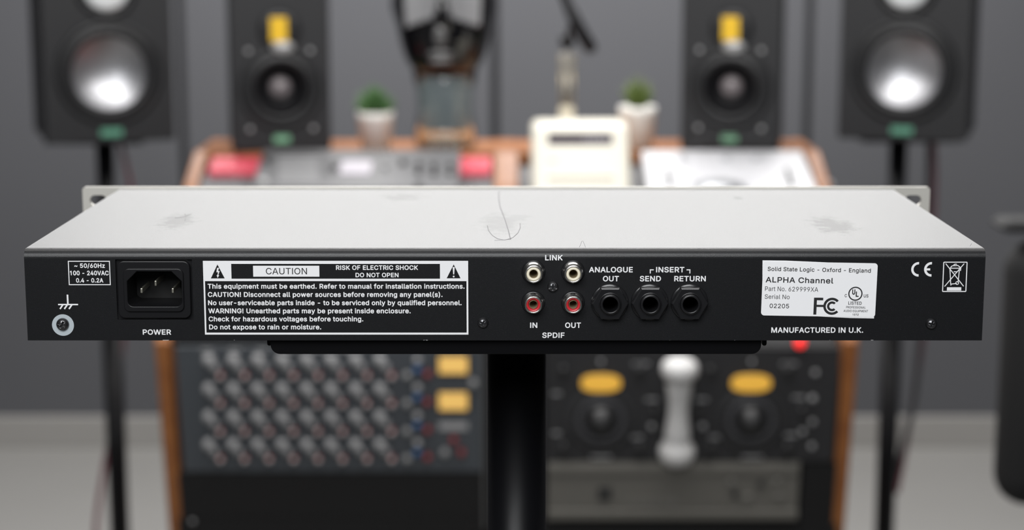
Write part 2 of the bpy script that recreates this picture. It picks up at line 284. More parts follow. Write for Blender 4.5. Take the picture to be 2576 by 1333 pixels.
'R':(449,[[[82,0,60,0,60,170],[60,339,60,509,119,509],[177,509,236,509,275,509],[307,502,333,489,359,475],[378,457,390,433,403,410],[409,382,409,352,409,321],[403,295,390,271,378,248],[359,230,333,217,307,204],[275,198,236,198,189,198],[143,198,96,198,96,217],[96,236,96,255,142,255],[188,255,234,255,260,255],[281,259,298,267,314,275],[326,286,334,300,341,315],[345,332,345,352,345,372],[341,390,334,405,326,420],[314,431,298,440,281,448],[259,452,233,452,197,452],[161,452,125,452,125,301],[125,151,125,0,103,0]],[[378,0,353,0,312,76],[271,153,230,229,254,229],[279,229,303,229,344,153],[386,76,428,0,403,0]]]),
'S':(447,[[[263,-9,224,-9,187,-9],[155,-3,128,9,100,21],[79,38,64,60,49,82],[40,107,38,137,60,137],[82,137,104,137,106,117],[112,101,123,88,134,75],[149,65,166,59,184,52],[203,49,224,49,247,49],[268,53,286,60,304,68],[319,78,329,92,340,105],[346,121,346,139,346,155],[341,169,332,179,323,189],[311,198,296,205,281,211],[264,217,245,222,224,228],[204,234,184,239,142,251],[109,268,86,289,63,311],[52,339,52,372,52,401],[60,426,75,448,90,469],[111,486,138,498,164,510],[194,516,227,516,261,516],[290,510,316,498,342,486],[362,469,377,449,392,428],[400,404,401,378,380,378],[358,378,337,378,335,403],[323,423,302,437,281,451],[256,459,225,459,203,459],[184,455,167,448,151,441],[138,431,129,418,120,406],[115,391,115,376,115,358],[120,344,131,334,142,323],[154,314,169,308,184,302],[199,297,212,293,230,289],[247,284,264,279,279,275],[295,270,312,264,328,257],[344,248,359,238,373,227],[385,214,395,198,404,181],[408,162,408,139,408,111],[401,86,386,64,372,41],[351,24,323,11,296,-2]]]),
'T':(449,[[[85,452,32,452,32,471],[32,490,32,509,160,509],[288,509,417,509,417,490],[417,471,417,452,363,452],[310,452,257,452,257,301],[257,151,257,0,235,0],[214,0,193,0,193,151],[193,301,193,452,139,452]]]),
'U':(517,[[[299,-8,259,-8,219,-8],[184,0,154,15,124,31],[101,53,85,80,68,107],[60,138,60,173,60,285],[60,397,60,509,81,509],[103,509,124,509,124,399],[124,288,124,178,124,154],[130,132,141,113,152,94],[167,79,187,68,207,57],[231,52,259,52,287,52],[311,57,331,68,351,79],[366,94,377,113,387,132],[393,154,393,178,393,288],[393,399,393,509,414,509],[436,509,457,509,457,397],[457,285,457,173,457,138],[449,107,433,80,416,53],[393,31,363,15,334,0]]]),
'V':(480,[[[229,0,204,0,141,170],[79,339,16,509,39,509],[62,509,84,509,120,408],[156,307,192,206,198,189],[206,166,215,137,224,109],[235,73,248,31,243,31],[239,31,235,31,247,74],[258,110,267,138,276,166],[284,189,290,206,325,307],[360,408,395,509,417,509],[440,509,463,509,401,339],[340,170,278,0,253,0]]]),
'W':(686,[[[180,0,155,0,109,170],[63,339,16,509,38,509],[60,509,82,509,109,404],[136,300,163,196,168,179],[172,163,175,145,179,128],[183,111,187,94,190,76],[194,58,197,40,194,40],[192,40,189,40,193,58],[196,76,200,94,203,111],[207,128,211,145,215,163],[220,179,224,196,251,300],[279,404,306,509,331,509],[355,509,380,509,407,404],[434,300,462,196,466,179],[470,163,474,145,478,128],[482,111,486,94,490,76],[494,58,497,40,494,40],[491,40,488,40,492,58],[495,76,499,94,502,111],[506,128,510,145,515,163],[519,179,523,196,550,300],[576,404,603,509,625,509],[647,509,670,509,623,339],[577,170,530,0,505,0],[480,0,455,0,426,108],[397,215,368,323,362,344],[357,367,351,391,346,416],[341,444,336,475,341,475],[345,475,350,475,345,445],[340,419,335,395,330,371],[324,347,318,323,289,215],[260,108,230,0,205,0]]]),
'X':(474,[[[43,0,18,0,84,95],[151,190,217,284,217,268],[217,252,217,236,155,327],[92,418,29,509,54,509],[79,509,104,509,129,473],[153,437,178,400,188,385],[197,372,204,361,211,350],[217,340,223,329,229,318],[236,306,243,292,240,292],[236,292,232,292,239,306],[246,318,252,329,258,339],[264,350,272,361,279,372],[288,385,298,400,323,437],[348,473,374,509,398,509],[422,509,446,509,384,419],[321,329,259,239,259,255],[259,271,259,287,324,191],[390,96,456,0,431,0],[406,0,382,0,352,43],[322,86,292,129,283,143],[275,155,268,165,262,175],[256,185,250,195,244,206],[238,217,230,231,235,231],[240,231,244,231,238,218],[231,207,225,196,219,186],[213,176,206,166,199,155],[191,143,182,129,152,86],[122,43,91,0,67,0]]]),
'Z':(438,[[[161,0,42,0,42,15],[42,31,42,46,119,159],[196,272,273,385,284,400],[295,415,306,431,318,446],[329,461,341,476,343,469],[346,461,348,454,327,453],[306,453,285,452,264,452],[244,452,223,452,162,452],[101,452,40,452,40,471],[40,490,40,509,159,509],[278,509,397,509,397,493],[397,477,397,462,321,351],[245,240,169,129,158,113],[146,97,134,81,122,65],[110,49,97,33,95,40],[93,47,90,54,111,55],[132,56,152,57,173,57],[193,57,214,57,276,57],[338,57,399,57,399,38],[399,19,399,0,280,0]]]),
'a':(389,[[[182,-9,160,-9,136,-9],[114,-4,94,5,75,14],[59,27,48,45,36,62],[30,83,30,108,30,130],[35,147,43,161,52,175],[63,185,78,193,92,201],[108,207,125,211,143,215],[160,218,178,220,201,223],[219,225,234,227,248,228],[258,231,265,235,272,239],[276,245,276,255,276,255],[276,256,276,257,276,272],[273,286,267,297,261,308],[252,316,240,322,228,328],[213,331,196,331,178,331],[162,328,149,322,136,317],[126,309,118,301,110,292],[104,283,100,274,80,280],[61,285,41,291,50,314],[62,332,79,346,95,360],[113,369,133,375,153,381],[173,384,194,384,208,384],[223,383,239,379,255,376],[271,370,286,360,301,351],[313,338,322,320,332,303],[337,280,337,251,337,168],[337,84,337,0,317,0],[297,0,277,0,277,17],[277,35,277,52,275,52],[274,52,272,52,268,43],[261,34,252,25,243,15],[230,7,215,1,200,-5]],[[155,45,170,45,193,45],[212,50,228,59,243,68],[255,79,263,93,271,107],[276,122,276,138,276,155],[276,173,276,190,273,187],[268,184,259,182,251,180],[242,178,231,176,221,174],[210,172,200,171,190,170],[182,169,175,168,161,166],[147,163,134,159,121,154],[111,148,103,139,96,131],[92,119,92,105,92,92],[95,81,102,72,109,63],[118,57,130,52,142,48]]]),
'b':(424,[[[261,-8,229,-8,206,-8],[187,-4,172,4,158,12],[146,21,138,31,129,42],[123,51,118,59,116,59],[114,59,112,59,112,39],[112,20,112,0,92,0],[72,0,53,0,53,170],[53,339,53,509,73,509],[93,509,114,509,114,446],[114,382,114,319,115,319],[117,319,118,319,123,327],[129,336,137,346,145,356],[157,365,171,373,186,381],[205,384,229,384,261,384],[289,376,313,361,337,345],[356,322,370,293,383,263],[390,229,390,189,390,149],[383,114,370,84,356,55],[337,32,313,16,289,0]],[[197,47,220,47,244,47],[263,53,279,66,295,78],[308,95,316,117,324,138],[328,162,328,189,328,216],[324,240,316,261,308,282],[296,299,280,311,264,324],[244,330,220,330,197,330],[177,324,161,312,145,300],[133,284,125,263,117,242],[113,217,113,189,113,161],[117,136,125,115,133,94],[146,77,162,65,178,53]]]),
'c':(396,[[[226,-8,207,-8,173,-8],[143,0,117,16,91,33],[71,56,56,85,41,114],[34,149,34,187,34,227],[41,262,56,291,71,321],[91,343,117,360,143,376],[173,384,207,384,226,384],[243,382,260,377,276,372],[292,365,305,356,319,347],[330,335,340,322,350,309],[357,294,362,277,342,272],[322,267,303,262,300,272],[296,281,290,289,285,297],[278,305,270,311,262,317],[253,322,242,325,232,328],[220,330,207,330,182,330],[161,323,145,310,129,297],[116,280,108,258,100,237],[96,213,96,187,96,162],[100,139,108,117,116,96],[129,79,145,66,161,53],[182,46,207,46,220,46],[232,48,243,52,253,55],[263,60,271,66,279,72],[286,80,292,89,297,97],[301,107,304,117,324,112],[343,107,363,102,358,85],[351,70,341,56,332,43],[320,31,306,21,293,12],[277,4,261,-1,244,-6]]]),
'd':(424,[[[219,-8,195,-8,164,-8],[136,0,111,16,87,32],[68,55,55,84,41,114],[34,149,34,189,34,229],[41,263,55,293,69,322],[88,345,112,361,136,376],[164,384,196,384,219,384],[238,381,253,373,268,365],[279,356,287,346,296,336],[302,327,306,319,308,319],[309,319,311,319,311,382],[311,446,311,509,331,509],[351,509,372,509,372,339],[372,170,372,0,352,0],[332,0,313,0,313,20],[313,39,313,59,311,59],[309,59,307,59,302,51],[295,42,287,31,278,21],[267,12,252,4,238,-4]],[[181,47,205,47,227,47],[247,53,263,65,279,77],[291,94,299,115,308,136],[312,161,312,189,312,217],[308,242,300,263,292,284],[279,300,263,312,247,324],[228,330,205,330,181,330],[161,324,145,311,129,299],[116,282,108,261,100,240],[96,216,96,189,96,162],[100,138,109,117,117,95],[129,78,145,66,161,53]]]),
'e':(404,[[[238,-8,212,-8,175,-8],[143,0,117,16,90,33],[70,56,56,85,41,114],[34,148,34,187,34,226],[41,260,55,290,69,319],[89,343,115,359,141,376],[171,384,205,384,226,384],[246,381,266,374,285,367],[303,356,319,341,335,326],[348,306,357,282,366,258],[371,228,371,194,371,186],[371,178,371,169,272,169],[174,169,75,169,75,187],[75,204,75,221,163,221],[250,221,338,221,329,215],[319,208,310,202,310,227],[306,249,298,269,290,288],[278,303,263,314,247,325],[228,330,205,330,182,330],[163,325,146,313,130,302],[118,288,109,270,100,251],[96,232,96,211,96,200],[96,189,96,178,96,150],[101,126,110,106,120,87],[134,72,151,61,168,51],[189,46,212,46,228,46],[241,48,254,53,266,57],[277,64,285,73,294,82],[301,93,306,105,325,101],[345,96,365,91,359,71],[349,54,335,39,321,24],[303,13,283,4,262,-4]]]),
'f':(254,[[[154,379,228,379,228,362],[228,344,228,327,154,327],[80,327,6,327,6,344],[6,362,6,379,80,379]],[[101,0,81,0,81,144],[81,288,81,432,81,453],[86,471,96,486,106,500],[119,511,135,519,152,526],[169,530,187,530,201,530],[213,529,222,527,232,525],[238,523,243,521,238,503],[233,486,227,468,224,470],[220,471,215,472,210,473],[203,474,195,474,176,474],[163,469,154,460,146,451],[142,437,142,419,142,279],[142,140,142,0,121,0]]]),
'g':(425,[[[238,-151,207,-151,179,-151],[155,-147,134,-140,113,-132],[96,-123,82,-110,69,-98],[58,-84,51,-69,67,-60],[84,-50,101,-41,107,-49],[113,-57,122,-66,130,-75],[141,-82,154,-88,168,-94],[186,-97,207,-97,238,-97],[263,-90,282,-75,302,-60],[311,-37,311,-6,311,19],[311,44,311,68,310,68],[308,68,306,68,301,60],[295,51,287,41,278,32],[267,23,252,16,238,8],[219,5,195,5,164,5],[137,12,113,27,88,41],[69,62,55,90,41,118],[34,152,34,191,34,230],[41,264,55,293,69,322],[88,345,112,361,137,376],[165,384,196,384,220,384],[239,381,253,373,268,365],[280,356,288,346,297,336],[303,327,308,319,309,319],[311,319,313,319,313,339],[313,359,313,379,333,379],[353,379,372,379,372,250],[372,121,372,-9,372,-42],[365,-69,350,-90,335,-111],[316,-126,291,-136,266,-146]],[[181,59,205,59,228,59],[248,64,264,75,280,86],[292,101,300,121,308,141],[312,165,312,193,312,220],[308,243,300,264,292,284],[280,301,264,312,248,324],[228,330,205,330,181,330],[161,324,145,312,129,299],[117,283,109,262,100,242],[96,219,96,193,96,166],[100,143,109,123,117,103],[129,87,145,76,162,65]]]),
'h':(410,[[[114,249,114,227,114,151],[114,76,114,0,93,0],[73,0,53,0,53,170],[53,339,53,509,73,509],[93,509,114,509,114,435],[114,361,114,287,110,287],[106,287,102,287,114,322],[131,347,152,362,174,377],[199,384,227,384,253,384],[276,379,295,369,315,358],[330,342,341,321,352,299],[357,273,357,240,357,160],[357,80,357,0,337,0],[316,0,296,0,296,78],[296,157,296,235,296,265],[288,288,273,304,258,321],[237,329,210,329,192,329],[175,325,161,317,146,309],[135,298,126,283,118,267]]]),
'i':(167,[[[73,0,53,0,53,126],[53,253,53,379,73,379],[93,379,114,379,114,253],[114,126,114,0,93,0]],[[95,443,84,443,72,443],[62,447,54,455,45,462],[41,472,41,483,41,494],[45,504,54,512,62,520],[72,524,84,524,95,524],[106,520,114,512,122,504],[126,494,126,483,126,472],[122,462,114,455,106,447]]]),
'k':(381,[[[132,158,110,137,110,162],[110,187,110,212,113,212],[117,212,121,212,175,268],[230,323,284,379,310,379],[335,379,360,379,301,319],[243,259,184,199,182,199],[179,199,177,199,155,178]],[[73,0,53,0,53,170],[53,339,53,509,73,509],[93,509,114,509,114,339],[114,170,114,0,93,0]],[[320,0,294,0,245,62],[197,124,148,186,162,200],[177,214,191,229,252,152],[312,76,372,0,346,0]]]),
'l':(189,[[[147,-2,139,-2,110,-2],[88,5,74,20,60,35],[53,57,53,84,53,226],[53,367,53,509,73,509],[93,509,114,509,114,372],[114,235,114,99,114,81],[116,69,120,62,125,55],[133,52,146,52,152,52],[157,52,160,53,164,53],[167,54,170,54,173,37],[177,20,181,3,175,1],[169,0,162,-1,154,-2]]]),
'm':(610,[[[73,0,53,0,53,126],[53,253,53,379,72,379],[92,379,112,379,112,351],[112,323,112,295,111,295],[109,295,108,295,113,316],[121,332,132,346,144,359],[157,369,172,376,187,383],[203,386,219,386,247,386],[270,378,287,361,305,344],[316,322,321,295,318,295],[315,295,312,295,317,313],[325,329,337,343,349,357],[364,367,381,375,398,382],[416,386,437,386,459,386],[479,381,497,372,515,362],[530,348,541,328,551,309],[557,285,557,255,557,170],[557,85,557,0,536,0],[516,0,496,0,496,85],[496,169,496,254,496,281],[488,301,473,313,457,325],[439,330,419,330,402,330],[387,327,374,320,362,313],[352,303,345,290,339,278],[335,263,335,247,335,165],[335,82,335,0,315,0],[295,0,274,0,274,87],[274,173,274,260,274,281],[267,298,253,311,239,324],[221,330,199,330,185,330],[171,327,158,320,144,313],[134,303,126,289,118,276],[114,258,114,238,114,159],[114,79,114,0,93,0]]]),
'n':(410,[[[114,249,114,227,114,151],[114,76,114,0,93,0],[73,0,53,0,53,126],[53,253,53,379,72,379],[92,379,112,379,112,349],[112,318,112,287,109,287],[106,287,102,287,114,322],[131,347,152,362,174,377],[199,384,227,384,253,384],[276,379,295,369,314,358],[330,342,341,321,352,299],[357,273,357,240,357,160],[357,80,357,0,337,0],[316,0,296,0,296,78],[296,157,296,235,296,265],[288,288,273,304,258,321],[237,329,210,329,192,329],[175,325,161,317,146,309],[135,298,126,283,118,267]]]),
'o':(415,[[[242,-8,207,-8,173,-8],[143,0,117,16,91,33],[71,56,56,85,41,114],[34,149,34,187,34,227],[41,262,56,291,71,321],[91,343,117,360,143,376],[173,384,207,384,242,384],[273,376,299,360,325,343],[345,321,359,291,374,262],[381,227,381,187,381,149],[374,114,359,85,345,56],[325,33,299,16,273,0]],[[182,46,207,46,233,46],[254,53,270,66,287,79],[299,96,307,117,315,139],[319,162,319,187,319,213],[315,236,307,258,299,280],[287,297,270,310,254,323],[233,330,207,330,182,330],[161,323,145,310,129,297],[116,280,108,258,100,237],[96,213,96,187,96,162],[100,139,108,117,116,96],[129,79,145,66,161,53]]]),
'p':(424,[[[73,-143,53,-143,53,31],[53,205,53,379,72,379],[92,379,112,379,112,359],[112,339,112,319,114,319],[116,319,118,319,123,327],[129,336,137,346,145,356],[157,365,171,373,186,381],[205,384,229,384,261,384],[289,376,313,361,337,345],[356,322,370,293,383,263],[390,229,390,189,390,149],[383,114,370,84,356,55],[337,32,313,16,289,0],[261,-8,229,-8,206,-8],[187,-4,173,4,158,12],[146,21,138,31,130,42],[123,51,118,59,117,59],[115,59,114,59,114,-8],[114,-76,114,-143,93,-143]],[[197,47,220,47,244,47],[263,53,279,66,295,78],[308,95,316,117,324,138],[328,162,328,189,328,216],[324,240,316,261,308,282],[296,299,280,311,264,324],[244,330,220,330,197,330],[177,324,161,312,145,300],[133,284,125,263,117,242],[113,217,113,189,113,161],[117,136,125,115,133,94],[146,77,162,65,178,53]]]),
'q':(424,[[[372,31,372,-143,351,-143],[331,-143,311,-143,311,-76],[311,-8,311,59,309,59],[308,59,306,59,302,51],[295,42,287,31,278,21],[267,12,252,4,238,-4],[219,-8,195,-8,164,-8],[136,0,111,16,87,32],[68,55,55,84,41,114],[34,149,34,189,34,229],[41,263,55,293,69,322],[88,345,112,361,136,376],[164,384,196,384,219,384],[238,381,253,373,268,365],[279,356,287,346,296,336],[302,327,307,319,309,319],[311,319,313,319,313,339],[313,359,313,379,332,379],[352,379,372,379,372,205]],[[181,47,205,47,227,47],[247,53,263,65,279,77],[291,94,299,115,308,136],[312,161,312,189,312,217],[308,242,300,263,292,284],[279,300,263,312,247,324],[228,330,205,330,181,330],[161,324,145,311,129,299],[116,282,108,261,100,240],[96,216,96,189,96,162],[100,138,109,117,117,95],[129,78,145,66,161,53]]]),
'r':(259,[[[73,0,53,0,53,126],[53,253,53,379,72,379],[92,379,112,379,112,360],[112,340,112,321,113,321],[114,321,115,321,122,340],[135,355,152,367,170,379],[190,385,213,385,218,385],[223,385,229,384,235,384],[240,384,243,384,243,363],[243,343,243,322,242,323],[237,323,230,324,223,325],[215,326,207,326,189,326],[173,322,159,315,145,307],[134,297,126,284,118,270],[114,255,114,237,114,158],[114,79,114,0,93,0]]]),
's':(365,[[[211,-8,182,-8,156,-8],[133,-4,112,3,92,11],[75,23,62,38,49,53],[40,72,36,94,55,98],[74,102,94,107,99,86],[109,70,124,60,139,50],[158,45,181,45,208,45],[229,51,244,62,260,74],[268,87,268,103,268,116],[263,127,254,136,245,144],[231,151,212,155,191,160],[170,165,149,170,115,178],[89,191,72,208,55,225],[47,247,47,274,47,296],[53,315,65,332,77,348],[94,361,115,370,136,380],[160,384,187,384,213,384],[235,380,254,372,272,365],[287,353,299,339,310,325],[319,309,324,290,305,286],[287,281,268,277,263,292],[255,304,243,316,230,327],[212,333,187,333,165,333],[146,327,131,317,116,306],[109,293,109,277,109,263],[114,252,124,243,134,235],[150,228,172,223,191,218],[210,214,229,209,264,201],[290,188,306,171,323,154],[331,133,331,107,331,84],[325,64,312,47,300,30],[282,16,260,6,237,-3]]]),
't':(227,[[[138,379,204,379,204,362],[204,344,204,327,138,327],[72,327,6,327,6,344],[6,362,6,379,72,379]],[[65,345,65,471,85,471],[106,471,126,471,126,347],[126,222,126,98,126,81],[129,69,136,61,143,54],[154,50,170,50,174,50],[179,50,185,51,191,52],[197,53,202,54,206,36],[209,19,213,2,207,0],[200,-2,192,-3,184,-4],[176,-4,168,-4,136,-4],[110,4,92,21,74,38],[65,62,65,93,65,219]]]),
'u':(410,[[[211,-5,182,-5,157,-5],[134,0,115,11,95,21],[80,37,69,59,58,80],[53,107,53,139,53,219],[53,299,53,379,73,379],[93,379,114,379,114,301],[114,222,114,144,114,114],[121,91,137,75,152,58],[173,50,200,50,218,50],[235,54,249,62,264,70],[275,81,283,97,292,112],[296,131,296,153,296,228],[296,304,296,379,316,379],[337,379,357,379,357,253],[357,126,357,0,337,0],[318,0,298,0,298,31],[298,61,298,92,301,92],[304,92,307,92,295,57],[279,32,257,17,235,2]]]),
'v':(389,[[[184,0,163,0,114,126],[66,253,17,379,40,379],[62,379,84,379,111,305],[138,230,165,155,174,132],[181,110,187,87,193,64],[199,42,206,21,198,21],[191,21,184,21,191,42],[197,64,203,87,209,110],[216,132,224,155,251,230],[278,305,305,379,327,379],[349,379,371,379,323,253],[275,126,226,0,205,0]]]),
'w':(567,[[[158,0,138,0,99,126],[61,253,23,379,44,379],[66,379,87,379,103,324],[118,269,133,214,140,191],[147,165,154,137,161,108],[168,76,175,41,172,41],[168,41,165,41,172,75],[179,106,186,135,193,163],[199,190,206,214,221,269],[237,324,252,379,273,379],[295,379,316,379,332,324],[347,269,362,214,368,190],[375,164,382,136,388,107],[395,76,402,41,399,41],[395,41,391,41,399,75],[406,107,413,135,420,164],[427,190,434,214,449,269],[465,324,480,379,502,379],[523,379,545,379,506,253],[468,126,429,0,409,0],[389,0,368,0,352,57],[335,114,319,172,314,189],[309,207,305,225,300,243],[295,261,291,280,286,299],[281,318,277,338,281,338],[286,338,291,338,286,319],[281,299,277,280,272,261],[267,243,263,225,258,206],[253,189,248,172,231,114],[215,57,199,0,178,0]]]),
'x':(379,[[[44,0,21,0,71,73],[121,145,171,218,171,202],[171,187,171,171,124,240],[76,310,29,379,52,379],[76,379,100,379,116,355],[132,330,147,306,160,287],[170,270,179,253,188,237],[198,221,207,206,197,206],[186,206,175,206,185,221],[194,237,202,253,211,270],[221,287,233,306,249,330],[266,355,282,379,305,379],[328,379,352,379,304,309],[256,239,209,169,209,184],[209,199,209,214,258,143],[308,71,358,0,334,0],[310,0,287,0,268,28],[249,57,231,85,219,103],[209,120,200,136,191,152],[182,167,173,182,183,182],[194,182,205,182,195,167],[186,152,178,136,170,120],[160,103,148,85,129,57],[110,28,91,0,68,0]]]),
'y':(389,[[[51,-140,47,-139,52,-121],[57,-103,61,-86,65,-86],[68,-87,71,-87,83,-90],[94,-91,104,-89,114,-87],[122,-82,130,-74,138,-66],[145,-53,151,-36,155,-24],[159,-13,163,-1,114,126],[66,252,17,379,40,379],[62,379,84,379,111,305],[138,230,165,155,174,132],[181,109,187,87,193,64],[199,42,206,21,198,21],[191,21,184,21,190,42],[196,64,202,87,209,110],[216,132,224,155,251,230],[278,305,305,379,327,379],[349,379,371,379,316,234],[260,88,204,-58,196,-78],[187,-94,177,-107,166,-120],[153,-129,139,-136,125,-142],[109,-145,91,-145,81,-145],[72,-144,65,-143,57,-142]]]),
'z':(380,[[[141,0,42,0,42,15],[42,30,42,46,112,137],[183,228,254,320,254,321],[254,322,254,323,185,323],[117,323,48,323,48,342],[48,361,48,379,143,379],[238,379,333,379,333,363],[333,347,333,331,264,241],[195,150,126,60,126,59],[126,58,126,56,197,56],[268,56,339,56,339,38],[339,19,339,0,240,0]]]),
'~':(453,[[[71,150,52,150,52,178],[56,201,66,218,75,235],[88,247,103,255,118,262],[134,266,151,266,168,266],[183,263,197,256,211,248],[227,237,246,221,258,210],[268,203,275,198,282,194],[290,192,299,192,313,192],[324,197,332,207,340,218],[344,233,344,253,363,253],[382,253,400,253,401,225],[396,202,386,185,377,168],[365,156,349,148,334,140],[318,137,301,137,284,137],[268,140,254,148,240,155],[224,166,207,182,194,192],[185,200,177,204,170,208],[162,210,154,210,140,210],[130,206,121,196,112,187],[108,172,108,150,90,150]]]),
}

def _plain(adv, pts): return (adv, [[[x, y, x, y, x, y] for x, y in pts]])
GLYPHS['I'] = _plain(190, [(62, 0), (62, 509), (128, 509), (128, 0)])
GLYPHS['1'] = _plain(430, [(198, 0), (198, 408), (88, 362), (88, 420), (214, 509), (264, 509), (264, 0)])

def join(meshes):
    b = B()
    for m in meshes: b.bm.from_mesh(m); bpy.data.meshes.remove(m)
    return b
def polys_mesh(polys, fr, h):
    return join([fill2d([po], fr, h + 2e-6*i) for i, po in enumerate(polys)])
GLYPH_TRIS = {}
def glyph(ch):
    """triangles of one letter (non-zero winding, so that overlapping strokes stay solid)"""
    if ch in GLYPH_TRIS: return GLYPH_TRIS[ch]
    adv, sps = GLYPHS[ch]
    loops = []
    for sp in sps:
        pts, n = [], len(sp)
        for i in range(n):
            q, r = sp[i], sp[(i+1) % n]
            p0, p1, p2, p3 = Vector(q[2:4]), Vector(q[4:6]), Vector(r[0:2]), Vector(r[2:4])
            ch_ = (p3-p0)
            flat = abs(ch_.x*(p1-p0).y - ch_.y*(p1-p0).x) < 2.5*max(ch_.length, 1) and abs(ch_.x*(p2-p0).y - ch_.y*(p2-p0).x) < 2.5*max(ch_.length, 1)
            for k in range(1 if flat else 3):
                t = k/3; pts.append(p0*(1-t)**3 + p1*3*t*(1-t)**2 + p2*3*t*t*(1-t) + p3*t**3)
        loops.append(pts)
    if not loops:
        GLYPH_TRIS[ch] = (adv, [], []); return GLYPH_TRIS[ch]
    vs, es = [], []
    for lp in loops:
        b0 = len(vs); vs += [v/100.0 for v in lp]; es += [(b0+i, b0+(i+1) % len(lp)) for i in range(len(lp))]
    ov, oe, of = delaunay_2d_cdt(vs, es, [], 0, 1e-5)[:3]
    def wind(p):
        w_ = 0
        for lp in loops:
            for i in range(len(lp)):
                a, c = lp[i]/100.0, lp[(i+1) % len(lp)]/100.0
                if (a.y <= p.y) != (c.y <= p.y):
                    if (a.x + (p.y-a.y)/(c.y-a.y)*(c.x-a.x)) > p.x: w_ += 1 if c.y > a.y else -1
        return w_
    keep = []
    for f in of:
        cen = (ov[f[0]]+ov[f[1]]+ov[f[2]])/3
        if wind(cen) != 0: keep.append(tuple(f))
    GLYPH_TRIS[ch] = (adv, [v*100.0 for v in ov], keep)
    return GLYPH_TRIS[ch]
def lettering(s, fr, x0, x1, yb, cap, m, parent, h=5e-5, bold=0.042, name='lettering', yb2=None):
    """one printed line: pixel columns x0..x1, baseline row yb, capital height in rows"""
    a = fr.hit(x0, yb, h); c = fr.hit(x1, yb2 or yb, h); t = fr.hit((x0+x1)/2, ((yb2 or yb)+yb)/2 - cap, h)
    L = c[0] - a[0]; ub = (a[1]+c[1])/2; H = t[1] - ub
    off = max(bold, 0)*H
    adv, lst, lo, hi = 0, [], 1e9, -1e9
    for ch in s:
        w_, vs, tr = glyph(ch)
        if vs:
            lst.append((adv, vs, tr)); lo = min(lo, adv+min(v.x for v in vs)); hi = max(hi, adv+max(v.x for v in vs))
        adv += w_ + (22 if bold > 0.02 else 6)
    sx = (L - 2*off)/(hi-lo); sy = (H - 2*off)/509.0
    V, F = [], []
    steps = [(0, 0)] + ([(off*math.cos(k*PI/4), off*math.sin(k*PI/4)) for k in range(8)] if off > 0 else [])
    for k, (dx, dy) in enumerate(steps):      # heavier stroke weight: the same outlines laid around each other
        for ad, vs, tr in lst:
            b0 = len(V)
            V += [fr.p((v.x+ad-lo)*sx + a[0] + off + dx, v.y*sy + ub + off + dy, h + 2e-6*k) for v in vs]
            F += [(b0+i, b0+j, b0+l) for i, j, l in tr]
    me = bpy.data.meshes.new(name); me.from_pydata(V, [], F); me.update()
    return obj(name, me, m, parent)

